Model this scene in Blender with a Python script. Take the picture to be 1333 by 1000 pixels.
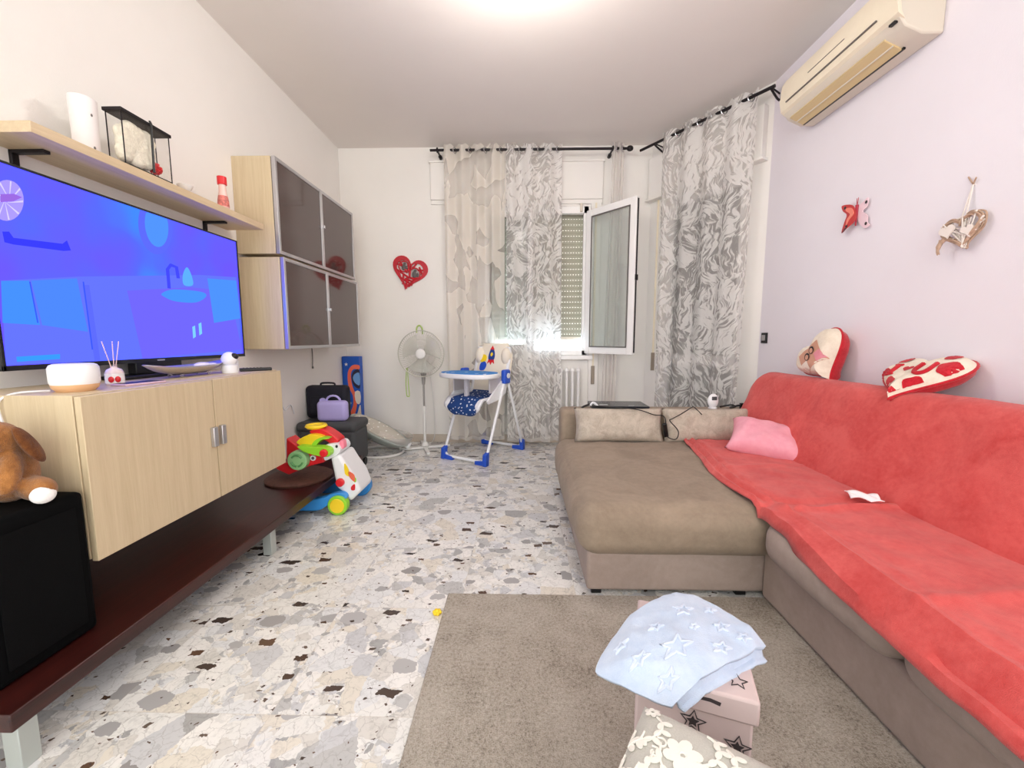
import bpy, bmesh, math, random
from mathutils import Vector, Matrix, noise
random.seed(7)
PI = math.pi
sc = bpy.context.scene
for o in list(bpy.data.objects): bpy.data.objects.remove(o)
COL = sc.collection

# ------------------------------------------------------------ camera
FPX, VX, VY, CH = 535.0, 678.0, 441.0, 1.10
PITCH = math.atan((500 - VY) / FPX); YAW = math.atan((VX - 666.5) / (FPX / math.cos(PITCH)))
cam_d = bpy.data.cameras.new('camera'); cam = bpy.data.objects.new('camera', cam_d); COL.objects.link(cam)
cam_d.sensor_width = 36.0; cam_d.lens = 36.0 * FPX / 1333.0; cam_d.clip_start = 0.02
cam.location = (0, 0, CH); cam.rotation_euler = (PI / 2 - PITCH, 0, YAW)
sc.camera = cam
FW = Vector((-math.sin(YAW) * math.cos(PITCH), math.cos(YAW) * math.cos(PITCH), -math.sin(PITCH)))
RT = Vector((math.cos(YAW), math.sin(YAW), 0)); UP = RT.cross(FW)
def at(px, py, **k):
    """where the sight line through a photo point meets the plane x= / y= / z="""
    d = RT * ((px - 666.5) / FPX) + UP * ((500 - py) / FPX) + FW
    o = Vector((0, 0, CH)); (a, v), = k.items(); i = 'xyz'.index(a)
    return o + d * ((v - o[i]) / d[i])

# ------------------------------------------------------------ light and exposure
W = bpy.data.worlds.new('World'); sc.world = W; W.use_nodes = True
W.node_tree.nodes['Background'].inputs[0].default_value = (0.97, 0.99, 0.96, 1)
W.node_tree.nodes['Background'].inputs[1].default_value = 2.25
def lamp(name, kind, loc, energy, color, size=0.2, rot=(0, 0, 0)):
    d = bpy.data.lights.new(name, kind); d.energy = energy; d.color = color
    if kind == 'AREA': d.size = size
    else: d.shadow_soft_size = size
    o = bpy.data.objects.new(name, d); o.location = loc; o.rotation_euler = rot; COL.objects.link(o); return o
lamp('ceiling_lamp_light', 'POINT', (0.0, 2.1, 2.62), 19, (1.0, 0.94, 0.87), 0.12)
lamp('window_daylight', 'AREA', (0.1, 4.85, 0.70), 55, (0.62, 0.82, 1.0), 0.9, (PI / 2 + 0.35, 0, PI))
vs = sc.view_settings
vs.view_transform = 'Standard'; vs.look = 'None'; vs.gamma = 1; vs.use_curve_mapping = False; vs.exposure = 0.55

# ------------------------------------------------------------ materials
def lin(c):
    r = []
    for v in c[:3]:
        v /= 255.0; r.append(v / 12.92 if v <= 0.04045 else ((v + 0.055) / 1.055) ** 2.4)
    return (r[0], r[1], r[2], 1)
class G:
    """small node-graph writer"""
    def __init__(s, name):
        s.m = bpy.data.materials.new(name); s.m.use_nodes = True; s.t = s.m.node_tree
        s.b = s.t.nodes['Principled BSDF']; s.out = s.t.nodes['Material Output']
    def n(s, ty, **k):
        nd = s.t.nodes.new(ty)
        for a, v in k.items(): setattr(nd, a, v)
        return nd
    def put(s, sock, v):
        if isinstance(v, bpy.types.NodeSocket): s.t.links.new(v, sock)
        elif v is not None: sock.default_value = v
    def math(s, op, a, b=None, c=None):
        nd = s.n('ShaderNodeMath', operation=op)
        for i, v in enumerate((a, b, c)): s.put(nd.inputs[i], v)
        return nd.outputs[0]
    def vmath(s, op, a, b=None):
        nd = s.n('ShaderNodeVectorMath', operation=op)
        s.put(nd.inputs[0], a); s.put(nd.inputs[1], b); return nd.outputs[0]
    def mix(s, f, a, b, blend='MIX'):
        nd = s.n('ShaderNodeMix', data_type='RGBA', blend_type=blend)
        s.put(nd.inputs[0], f); s.put(nd.inputs[6], a); s.put(nd.inputs[7], b); return nd.outputs[2]
    def coord(s, kind='Object'): return s.n('ShaderNodeTexCoord').outputs[kind]
    def mapping(s, v, scale=(1, 1, 1), loc=(0, 0, 0), rot=(0, 0, 0)):
        nd = s.n('ShaderNodeMapping'); s.put(nd.inputs[0], v)
        nd.inputs[1].default_value = loc; nd.inputs[2].default_value = rot; nd.inputs[3].default_value = scale; return nd.outputs[0]
    def noise(s, v, scale, detail=3, rough=0.5, dist=0.0, out=0):
        nd = s.n('ShaderNodeTexNoise'); s.put(nd.inputs['Vector'], v); nd.inputs['Scale'].default_value = scale
        nd.inputs['Detail'].default_value = detail; nd.inputs['Roughness'].default_value = rough; nd.inputs['Distortion'].default_value = dist
        return nd.outputs[out]
    def voro(s, v, scale, feature='F1', dist='EUCLIDEAN', rnd=1.0):
        nd = s.n('ShaderNodeTexVoronoi', feature=feature); s.put(nd.inputs['Vector'], v); nd.inputs['Scale'].default_value = scale
        if feature != 'DISTANCE_TO_EDGE': nd.distance = dist
        nd.inputs['Randomness'].default_value = rnd; return nd
    def ramp(s, f, stops, interp='LINEAR'):
        nd = s.n('ShaderNodeValToRGB'); s.put(nd.inputs[0], f); cr = nd.color_ramp; cr.interpolation = interp
        while len(cr.elements) < len(stops): cr.elements.new(0.5)
        for e, (p, c) in zip(cr.elements, stops):
            e.position = p; e.color = c if len(c) == 4 else (*c, 1)
        return nd.outputs[0]
    def bump(s, h, strength=0.3, d=0.01):
        nd = s.n('ShaderNodeBump'); s.put(nd.inputs['Height'], h); nd.inputs['Strength'].default_value = strength
        nd.inputs['Distance'].default_value = d; s.t.links.new(nd.outputs[0], s.b.inputs['Normal'])
    def base(s, v): s.put(s.b.inputs['Base Color'], v)
    def rough(s, v): s.put(s.b.inputs['Roughness'], v)
BLK = (0, 0, 0, 1); WHT = (1, 1, 1, 1)
def mat(name, c, rough=0.5, metal=0.0, var=0.0, vs_=8, bump=0.0, bs=200, spec=None, sheen=0, emit=0):
    g = G(name); col = lin(c)
    if var:
        nz = g.noise(g.coord(), vs_, 4, 0.6)
        d = tuple(max(0, x * (1 - var)) for x in col[:3]) + (1,); l = tuple(min(1, x * (1 + var)) for x in col[:3]) + (1,)
        g.base(g.ramp(nz, [(0.3, d), (0.7, l)]))
    else: g.base(col)
    g.rough(rough); g.b.inputs['Metallic'].default_value = metal
    if spec is not None: g.b.inputs['Specular IOR Level'].default_value = spec
    if sheen: g.b.inputs['Sheen Weight'].default_value = sheen; g.b.inputs['Sheen Roughness'].default_value = 0.4
    if bump: g.bump(g.noise(g.coord(), bs, 3, 0.6), bump, 0.004)
    if emit: g.b.inputs['Emission Color'].default_value = col; g.b.inputs['Emission Strength'].default_value = emit
    return g.m
def wood(name, dark, light, rough=0.45, axis='y', scale=1.0):
    g = G(name); sc_ = {'x': (0.6, 14, 14), 'y': (14, 0.6, 14), 'z': (14, 14, 0.6)}[axis]
    v = g.mapping(g.coord(), tuple(a * scale for a in sc_))
    a = g.noise(v, 3.0, 6, 0.65, 0.6); b = g.noise(v, 22, 3, 0.6)
    f = g.math('MULTIPLY_ADD', b, 0.35, g.math('MULTIPLY', a, 0.75))
    g.base(g.ramp(f, [(0.35, lin(dark)), (0.7, lin(light))])); g.rough(rough); g.bump(b, 0.08, 0.002); return g.m
def flat_emit(name, c, s):
    g = G(name); e = g.n('ShaderNodeEmission'); e.inputs[0].default_value = lin(c) if len(c) == 3 else c; e.inputs[1].default_value = s
    g.t.links.new(e.outputs[0], g.out.inputs[0]); return g.m

def terrazzo():
    g = G('terrazzo'); P = g.coord(); T = 0.487
    sx = g.n('ShaderNodeSeparateXYZ'); g.put(sx.inputs[0], P)
    ux = g.math('DIVIDE', g.math('SUBTRACT', sx.outputs[0], -0.247), T); uy = g.math('DIVIDE', g.math('SUBTRACT', sx.outputs[1], 0.106), T)
    cx = g.n('ShaderNodeCombineXYZ'); g.put(cx.inputs[0], g.math('FLOOR', ux)); g.put(cx.inputs[1], g.math('FLOOR', uy))
    wn = g.n('ShaderNodeTexWhiteNoise', noise_dimensions='3D'); g.put(wn.inputs[0], cx.outputs[0])
    sc3 = g.n('ShaderNodeVectorMath', operation='SCALE'); g.put(sc3.inputs[0], wn.outputs[1]); sc3.inputs['Scale'].default_value = 13.0
    V = g.vmath('ADD', P, sc3.outputs[0])
    wob = g.noise(V, 26, 3, 0.6, out=1); w1 = g.n('ShaderNodeVectorMath', operation='SCALE'); g.put(w1.inputs[0], g.vmath('SUBTRACT', wob, (0.5, 0.5, 0.5))); w1.inputs['Scale'].default_value = 0.035
    Vd = g.vmath('ADD', V, w1.outputs[0])
    def cell(scale, v=None, dist='EUCLIDEAN', off=0.0):
        vv = g.mapping(v or Vd, loc=(off, off * 1.7, 0), rot=(0, 0, off))
        n1 = g.voro(vv, scale, 'F1', dist); s = g.n('ShaderNodeSeparateColor'); g.put(s.inputs[0], n1.outputs['Color'])
        return n1.outputs['Distance'], s.outputs[0], s.outputs[1], s.outputs[2]
    chipcol = [(0.0, lin((232, 230, 226))), (0.20, lin((218, 214, 208))), (0.36, lin((226, 226, 226))), (0.52, lin((204, 204, 206))), (0.62, lin((238, 235, 231))), (0.78, lin((192, 191, 190))), (0.87, lin((226, 219, 207))), (0.96, lin((172, 171, 170)))]
    # three generations of chips: small, medium, large
    d3, r3, q3, _ = cell(52, off=3.1); d2, r2, q2, _ = cell(21, off=1.3); d1, r1, q1, s1 = cell(9.5, off=0.4)
    col = g.ramp(r3, chipcol, 'CONSTANT')
    col = g.mix(g.math('LESS_THAN', q2, 0.66), col, g.ramp(r2, chipcol, 'CONSTANT'))
    big = g.math('LESS_THAN', q1, 0.52)
    col = g.mix(big, col, g.ramp(r1, chipcol, 'CONSTANT'))
    ed = g.voro(g.mapping(Vd, loc=(1.3, 2.2, 0), rot=(0, 0, 1.3)), 21, 'DISTANCE_TO_EDGE'); col = g.mix(g.math('MULTIPLY', g.math('LESS_THAN', ed.outputs['Distance'], 0.018), 0.35), col, lin((150, 145, 140)))
    # veining inside the marble
    vn = g.noise(Vd, 38, 6, 0.7, 1.2); vf = g.ramp(vn, [(0.40, (0.80, 0.80, 0.80)), (0.5, (1, 1, 1)), (1.0, (1, 1, 1))])
    col = g.mix(0.7, col, vf, 'MULTIPLY')
    # grey and dark splinters with angular outlines
    def splinter(col, scale, off, p, size, c1, c2, stretch=(1, 1.9, 1), rot=0.4, dist='MANHATTAN'):
        vv = g.mapping(Vd, stretch, (off, off, 0), (0, 0, rot)); n1 = g.voro(vv, scale, 'F1', dist)
        s = g.n('ShaderNodeSeparateColor'); g.put(s.inputs[0], n1.outputs['Color'])
        m = g.math('MULTIPLY', g.math('LESS_THAN', s.outputs[0], p), g.math('LESS_THAN', n1.outputs['Distance'], g.math('MULTIPLY', g.math('ADD', s.outputs[1], 0.45), size)))
        cc = g.mix(s.outputs[2], lin(c1), lin(c2)); return g.mix(m, col, cc)
    col = splinter(col, 9, 2.0, 0.17, 0.36, (186, 184, 184), (150, 147, 146), (1, 1.5, 1), 0.9, 'EUCLIDEAN')
    col = splinter(col, 6.5, 6.0, 0.16, 0.36, (50, 44, 42), (88, 74, 66), (1, 2.3, 1), -0.5)
    col = splinter(col, 10, 9.0, 0.13, 0.38, (44, 38, 36), (110, 84, 66), (1, 1.8, 1), 0.7)
    col = splinter(col, 34, 4.0, 0.09, 0.36, (60, 52, 48), (120, 104, 92), (1, 1.4, 1), 1.1)
    col = splinter(col, 70, 5.0, 0.07, 0.36, (70, 60, 56), (120, 100, 88), (1, 1.2, 1), 0.2)
    # thin tile joints
    fx = g.math('ABSOLUTE', g.math('SUBTRACT', g.math('FRACT', ux), 0.5)); fy = g.math('ABSOLUTE', g.math('SUBTRACT', g.math('FRACT', uy), 0.5))
    j = g.math('GREATER_THAN', g.math('MAXIMUM', fx, fy), 0.4965)
    col = g.mix(g.math('MULTIPLY', j, 0.30), col, lin((196, 186, 172)))
    g.base(col); g.rough(0.22); g.b.inputs['Specular IOR Level'].default_value = 0.35
    return g.m

def sheer(name, kind):
    g = G(name); P = g.coord('Generated'); O = g.coord()
    if kind == 'blobs':
        v = g.mapping(O, (1, 0.0, 0.6)); w = g.noise(v, 3.0, 2, 0.5, out=1); ws = g.n('ShaderNodeVectorMath', operation='SCALE'); g.put(ws.inputs[0], w); ws.inputs['Scale'].default_value = 0.35
        vo = g.voro(g.vmath('ADD', v, ws.outputs[0]), 8.5, 'F1'); s = g.n('ShaderNodeSeparateColor'); g.put(s.inputs[0], vo.outputs['Color'])
        f = g.math('GREATER_THAN', s.outputs[0], 0.42)
        col = g.mix(f, lin((222, 214, 204)), lin((240, 234, 224))); al = g.math('MULTIPLY_ADD', f, 0.42, 0.44)
    elif kind in ('leaf', 'leaf_x'):
        so = g.n('ShaderNodeSeparateXYZ'); g.put(so.inputs[0], O)
        u_ = so.outputs[0] if kind == 'leaf_x' else g.math('SUBTRACT', g.math('MULTIPLY', so.outputs[0], 0.6), g.math('MULTIPLY', so.outputs[1], 0.8))
        cb = g.n('ShaderNodeCombineXYZ'); g.put(cb.inputs[0], u_); g.put(cb.inputs[1], so.outputs[2]); base = cb.outputs[0]
        w = g.noise(base, 5.0, 2, 0.5, out=1); ws = g.n('ShaderNodeVectorMath', operation='SCALE'); g.put(ws.inputs[0], w); ws.inputs['Scale'].default_value = 0.16
        vv = g.vmath('ADD', base, ws.outputs[0])
        vo = g.voro(g.mapping(vv, (1, 0.62, 1)), 6.5, 'F1'); sp = g.n('ShaderNodeSeparateColor'); g.put(sp.inputs[0], vo.outputs['Color'])
        rt = g.n('ShaderNodeVectorRotate', rotation_type='Z_AXIS'); g.put(rt.inputs['Vector'], vv); g.put(rt.inputs['Angle'], g.math('MULTIPLY_ADD', sp.outputs[0], 1.9, -0.95))
        st = g.noise(g.mapping(rt.outputs[0], (30, 6.5, 1)), 1.6, 3, 0.55, 0.5)
        f = g.ramp(g.math('ADD', st, g.math('MULTIPLY', g.math('SUBTRACT', sp.outputs[1], 0.5), 0.16)), [(0.42, BLK), (0.52, WHT)])
        fine = g.noise(g.mapping(vv, (18, 5, 1)), 6, 2, 0.5)
        col = g.mix(f, lin((204, 198, 194)), g.mix(fine, lin((236, 232, 228)), lin((250, 248, 245))))
        al = g.math('MULTIPLY_ADD', f, 0.36, 0.50)
    else:
        col = lin((236, 230, 224)); al = 0.62
    tr = g.n('ShaderNodeBsdfTransparent'); df = g.n('ShaderNodeBsdfDiffuse'); tl = g.n('ShaderNodeBsdfTranslucent')
    g.put(df.inputs[0], col); g.put(tl.inputs[0], col)
    m1 = g.n('ShaderNodeMixShader'); m1.inputs[0].default_value = 0.35; g.t.links.new(df.outputs[0], m1.inputs[1]); g.t.links.new(tl.outputs[0], m1.inputs[2])
    m2 = g.n('ShaderNodeMixShader'); g.put(m2.inputs[0], al); g.t.links.new(tr.outputs[0], m2.inputs[1]); g.t.links.new(m1.outputs[0], m2.inputs[2])
    g.t.links.new(m2.outputs[0], g.out.inputs[0]); return g.m

def glass(name, tint=(0.92, 0.95, 0.94), refl=0.12, body=0.0, bodycol=(200, 205, 205)):
    g = G(name); tr = g.n('ShaderNodeBsdfTransparent'); tr.inputs[0].default_value = (*tint, 1)
    gl = g.n('ShaderNodeBsdfGlossy'); gl.inputs['Roughness'].default_value = 0.02
    m = g.n('ShaderNodeMixShader'); m.inputs[0].default_value = refl; g.t.links.new(tr.outputs[0], m.inputs[1]); g.t.links.new(gl.outputs[0], m.inputs[2])
    last = m
    if body:
        df = g.n('ShaderNodeBsdfDiffuse'); df.inputs[0].default_value = lin(bodycol)
        m2 = g.n('ShaderNodeMixShader'); m2.inputs[0].default_value = body; g.t.links.new(m.outputs[0], m2.inputs[1]); g.t.links.new(df.outputs[0], m2.inputs[2]); last = m2
    g.t.links.new(last.outputs[0], g.out.inputs[0]); return g.m

def shutter_mat():
    g = G('shutter_slats'); P = g.coord(); s = g.n('ShaderNodeSeparateXYZ'); g.put(s.inputs[0], P)
    fz = g.math('ABSOLUTE', g.math('SUBTRACT', g.math('FRACT', g.math('DIVIDE', s.outputs[2], 0.056)), 0.5))
    fx = g.math('ABSOLUTE', g.math('SUBTRACT', g.math('FRACT', g.math('DIVIDE', s.outputs[0], 0.028)), 0.5))
    hole = g.math('MULTIPLY', g.math('LESS_THAN', fz, 0.042), g.math('LESS_THAN', fx, 0.14))
    edge = g.ramp(g.math('ABSOLUTE', g.math('SUBTRACT', fz, 0.0)), [(0.0, WHT), (0.44, WHT), (0.5, (0.72, 0.72, 0.72, 1))])
    g.base(g.mix(1.0, lin((172, 170, 152)), edge, 'MULTIPLY')); g.rough(0.6)
    tr = g.n('ShaderNodeBsdfTransparent'); m = g.n('ShaderNodeMixShader'); g.put(m.inputs[0], hole)
    g.t.links.new(g.b.outputs[0], m.inputs[1]); g.t.links.new(tr.outputs[0], m.inputs[2]); g.t.links.new(m.outputs[0], g.out.inputs[0]); return g.m

def tvc(c):
    l = lin(c); return (l[0] / 2.0, l[1] / 2.0, min(1, l[2]), 1)
def screen_mat():
    g = G('tv_picture'); P = g.coord(); n1 = g.noise(P, 2.6, 2, 0.5)
    s = g.n('ShaderNodeSeparateXYZ'); g.put(s.inputs[0], P)
    v = g.math('ADD', g.math('MULTIPLY', g.math('ABSOLUTE', g.math('SUBTRACT', s.outputs[1], 0.0)), -0.75), g.math('MULTIPLY', n1, 1.1))
    col = g.ramp(v, [(0.10, tvc((112, 92, 255))), (0.36, tvc((92, 110, 255))), (0.58, tvc((64, 150, 255)))])
    e = g.n('ShaderNodeEmission'); g.put(e.inputs[0], col); e.inputs[1].default_value = TVS; g.t.links.new(e.outputs[0], g.out.inputs[0]); return g.m
TVS = 1.36

def floral_mat():
    g = G('damask_floral'); P = g.coord(); v = g.mapping(P, (1, 1, 1))
    w = g.noise(v, 14, 2, 0.5, out=1); ws = g.n('ShaderNodeVectorMath', operation='SCALE'); g.put(ws.inputs[0], w); ws.inputs['Scale'].default_value = 0.03
    n2 = g.noise(v, 400, 2, 0.5)
    g.base(g.mix(n2, lin((180, 177, 168)), lin((206, 203, 194)))); g.rough(0.9); g.bump(n2, 0.3, 0.002); return g.m

def rug_mat():
    g = G('rug_pile'); P = g.coord(); a = g.noise(P, 260, 3, 0.7); b = g.noise(P, 95, 4, 0.75); c = g.noise(P, 7, 3, 0.6)
    f = g.math('MULTIPLY_ADD', a, 0.35, g.math('MULTIPLY_ADD', b, 0.45, g.math('MULTIPLY', c, 0.25)))
    g.base(g.ramp(f, [(0.38, lin((108, 98, 87))), (0.50, lin((176, 166, 153))), (0.66, lin((208, 200, 189)))])); g.rough(1.0)
    g.b.inputs['Specular IOR Level'].default_value = 0.1; g.bump(g.math('ADD', a, b), 0.8, 0.006); return g.m

def fleece(name, dark, light, sc1=5, bs=340, bump=0.45, sheen=0.15):
    g = G(name); P = g.coord(); a = g.noise(P, sc1, 4, 0.65, 0.8); b = g.noise(P, bs, 2, 0.6); c = g.noise(P, sc1 * 9, 4, 0.7)
    f = g.math('MULTIPLY_ADD', c, 0.35, g.math('MULTIPLY', a, 0.65))
    g.base(g.ramp(f, [(0.36, lin(dark)), (0.62, lin(light))])); g.rough(0.95); g.b.inputs['Specular IOR Level'].default_value = 0.15
    g.b.inputs['Sheen Weight'].default_value = sheen; g.bump(g.math('ADD', b, c), bump, 0.004); return g.m

def dots_mat(name, basec, dotc, scale, size=0.2, rnd=0.4):
    g = G(name); v = g.voro(g.coord(), scale, 'F1', rnd=rnd); m = g.math('LESS_THAN', v.outputs['Distance'], size)
    g.base(g.mix(m, lin(basec), lin(dotc))); g.rough(0.85); return g.m

M = {}
M['wall_cream'] = mat('painted_plaster_cream', (240, 236, 231), 0.9, bump=0.12, bs=140, var=0.02, vs_=1.5)
M['wall_white'] = mat('painted_plaster_white', (238, 232, 238), 0.9, bump=0.12, bs=140, var=0.02, vs_=1.5)
M['ceil'] = mat('ceiling_paint', (230, 223, 218), 0.95, bump=0.06, bs=60, var=0.02, vs_=1)
M['floor'] = terrazzo(); M['rug'] = rug_mat()
M['skirt'] = mat('skirting_stone', (206, 192, 176), 0.5, var=0.08, vs_=14)
M['white'] = mat('white_lacquer', (246, 244, 242), 0.35); M['whiteplastic'] = mat('white_plastic', (240, 240, 242), 0.4)
M['offwhite'] = mat('aged_plastic_cream', (240, 228, 204), 0.45, var=0.03); M['offwhite2'] = mat('aged_plastic_beige', (222, 212, 196), 0.5)
M['vent'] = mat('yellowed_louvre', (218, 194, 146), 0.5)
M['black'] = mat('black_plastic', (16, 16, 18), 0.4); M['blackm'] = mat('black_matte', (6, 6, 7), 0.9, spec=0.1); M['iron'] = mat('wrought_iron', (44, 40, 42), 0.45, 0.7)
M['ash'] = wood('ash_laminate', (198, 177, 142), (213, 194, 161), 0.45, 'z'); M['ash_h'] = wood('ash_laminate_horizontal', (198, 174, 140), (218, 196, 162), 0.45, 'y')
M['wenge'] = wood('wenge_wood', (34, 11, 10), (66, 25, 21), 0.3, 'y', 0.8)
M['alu'] = mat('brushed_aluminium', (196, 194, 196), 0.35, 0.8); M['silver'] = mat('silver_leg', (190, 196, 192), 0.35, 0.5)
M['chrome'] = mat('chrome', (210, 210, 214), 0.15, 1.0)
M['smoked'] = mat('smoked_brown_glass', (74, 56, 54), 0.06, 0.0, spec=0.8); M['smoked2'] = mat('smoked_glass_door', (72, 52, 48), 0.08, spec=0.9)
M['glass'] = glass('clear_glass', refl=0.05, body=0.10); M['lglass'] = glass('lantern_glass', (0.985, 0.985, 0.98), refl=0.03)
M['shutter'] = shutter_mat()
M['sofa'] = fleece('taupe_suede', (138, 122, 106), (158, 141, 123), 4, 500, 0.25, 0.1)
M['sofa2'] = fleece('taupe_suede_base', (152, 136, 127), (167, 150, 141), 4, 500, 0.2, 0.1)
M['linen'] = fleece('mottled_linen', (168, 156, 142), (200, 189, 174), 16, 600, 0.3, 0.1)
M['red'] = fleece('coral_fleece', (200, 68, 66), (220, 96, 92), 6, 420, 0.5, 0.2)
M['pink'] = fleece('pink_cotton', (230, 152, 168), (240, 172, 186), 4, 700, 0.15, 0.1)
M['heartred'] = fleece('red_velvet', (170, 20, 34), (206, 40, 52), 9, 500, 0.3, 0.3)
M['heartcream'] = fleece('cream_velour', (226, 210, 190), (244, 232, 214), 8, 500, 0.3, 0.2)
M['babyblue'] = fleece('pale_blue_fleece', (186, 202, 226), (204, 216, 234), 6, 420, 0.35, 0.3)
M['babyedge'] = fleece('pale_blue_fleece_relief', (200, 212, 232), (214, 224, 240), 6, 420, 0.35, 0.3)
M['boxpink'] = mat('printed_cardboard_rose', (206, 186, 184), 0.8, var=0.05); M['ink'] = mat('dark_print', (56, 48, 50), 0.8)
M['greyfab'] = fleece('grey_upholstery', (150, 142, 132), (176, 168, 156), 10, 500, 0.3)
M['floral'] = floral_mat(); M['floralw'] = mat('raised_white_floral', (238, 234, 224), 0.85, bump=0.2, bs=300)
M['c_blob'] = sheer('sheer_beige_blobs', 'blobs'); M['c_leaf'] = sheer('sheer_grey_leaves', 'leaf'); M['c_leafx'] = sheer('sheer_grey_leaves_back', 'leaf_x'); M['c_plain'] = sheer('sheer_plain', 'plain')
M['blue'] = mat('royal_blue_plastic', (36, 84, 200), 0.4); M['bluetoy'] = mat('sky_blue_plastic', (58, 148, 224), 0.4)
M['yellow'] = mat('yellow_plastic', (250, 214, 40), 0.35); M['green'] = mat('lime_green_plastic', (150, 216, 50), 0.35); M['mint'] = mat('pale_green_plastic', (156, 208, 144), 0.4)
M['redp'] = mat('red_plastic', (222, 36, 44), 0.35); M['pinkp'] = mat('pink_plastic', (250, 140, 160), 0.4); M['orange'] = mat('coral_print', (240, 110, 80), 0.5)
M['navydot'] = dots_mat('navy_dotted_vinyl', (22, 62, 124), (226, 232, 240), 34, 0.26, 0.9)
M['traydot'] = dots_mat('light_blue_tray_print', (60, 138, 214), (200, 216, 240), 11, 0.22, 1.0)
M['creamvinyl'] = mat('cream_padded_vinyl', (240, 230, 212), 0.6); M['beigedot'] = dots_mat('beige_polka_fabric', (206, 200, 188), (244, 242, 236), 26, 0.24, 0.15)
M['greyshell'] = mat('grey_green_fabric', (170, 176, 170), 0.8); M['mesh'] = glass('translucent_mesh', (0.9, 0.9, 0.9), 0.02, 0.35, (214, 212, 208))
M['charcoal'] = mat('charcoal_case', (70, 72, 74), 0.6); M['navy'] = mat('dark_navy_nylon', (20, 20, 34), 0.8, bump=0.3, bs=400)
M['lilac'] = mat('lilac_plastic', (186, 176, 232), 0.45); M['boardblue'] = mat('blue_printed_card', (18, 84, 186), 0.5)
M['plush'] = fleece('brown_plush', (118, 72, 34), (178, 120, 66), 9, 300, 0.8, 0.3); M['plushw'] = fleece('white_plush', (236, 228, 224), (250, 246, 244), 9, 300, 0.6, 0.3)
M['greencord'] = mat('green_cord', (176, 200, 110), 0.6); M['peach'] = mat('speaker_wood_base', (230, 184, 140), 0.5)
M['screen'] = screen_mat(); M['fanw'] = mat('fan_white', (232, 230, 226), 0.4); M['fang'] = mat('fan_grey', (150, 146, 142), 0.4); M['grille'] = mat('grille_wire', (196, 194, 182), 0.4, 0.3)
M['blade'] = glass('fan_blade_translucent', (0.97, 0.97, 0.95), 0.03, 0.25, (226, 226, 220))
M['plaquered'] = mat('plaque_red', (190, 24, 40), 0.45); M['grey'] = mat('print_grey', (110, 104, 100), 0.6)
M['wicker'] = mat('wicker', (182, 152, 130), 0.8, var=0.2, vs_=60); M['wickerw'] = mat('white_twig', (232, 222, 214), 0.7)
M['skin'] = mat('photo_tone', (206, 150, 124), 0.6); M['wickerd'] = mat('brown_woven_mat', (92, 58, 46), 0.7, var=0.35, vs_=40)
M['metaltray'] = mat('hammered_silver', (206, 200, 200), 0.28, 0.85, bump=0.5, bs=60)
M['lampglass'] = flat_emit('lit_lamp_glass', (255, 246, 234), 5.0)

# ------------------------------------------------------------ mesh helpers
def tf(vs_, Mx): return [Mx @ Vector(v) for v in vs_] if Mx is not None else vs_
def addm(bm, vs_, fs, Mx=None, mi=0):
    bv = [bm.verts.new(v) for v in tf(vs_, Mx)]; out = []
    for f in fs:
        try: fc = bm.faces.new([bv[i] for i in f]); fc.material_index = mi; out.append(fc)
        except ValueError: pass
    return bv
def box(bm, x0, x1, y0, y1, z0, z1, Mx=None, mi=0):
    v = [(x, y, z) for z in (z0, z1) for y in (y0, y1) for x in (x0, x1)]
    addm(bm, v, [(0, 2, 3, 1), (4, 5, 7, 6), (0, 1, 5, 4), (2, 6, 7, 3), (0, 4, 6, 2), (1, 3, 7, 5)], Mx, mi)
def grid(bm, nu, nv, fn, Mx=None, mi=0, closeu=False):
    v = [fn(i / (nu if closeu else nu - 1), j / (nv - 1)) for j in range(nv) for i in range(nu)]
    f = []
    for j in range(nv - 1):
        for i in range(nu if closeu else nu - 1):
            a = j * nu + i; b = j * nu + (i + 1) % nu; f.append((a, b, b + nu, a + nu))
    return addm(bm, v, f, Mx, mi)
def lathe(bm, prof, c=(0, 0, 0), seg=28, Mx=None, mi=0, cap=True):
    n = len(prof); v = []; f = []
    for k in range(seg):
        a = 2 * PI * k / seg
        for r, z in prof: v.append((c[0] + r * math.cos(a), c[1] + r * math.sin(a), c[2] + z))
    for k in range(seg):
        k2 = (k + 1) % seg
        for i in range(n - 1): f.append((k * n + i, k2 * n + i, k2 * n + i + 1, k * n + i + 1))
    if cap:
        if prof[0][0] > 1e-5: f.append([k * n for k in range(seg)][::-1])
        if prof[-1][0] > 1e-5: f.append([k * n + n - 1 for k in range(seg)])
    addm(bm, v, f, Mx, mi)
def frame_from(d):
    d = Vector(d).normalized(); a = Vector((0, 0, 1)) if abs(d.z) < 0.9 else Vector((1, 0, 0)); u = d.cross(a).normalized(); return u, d.cross(u)
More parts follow.
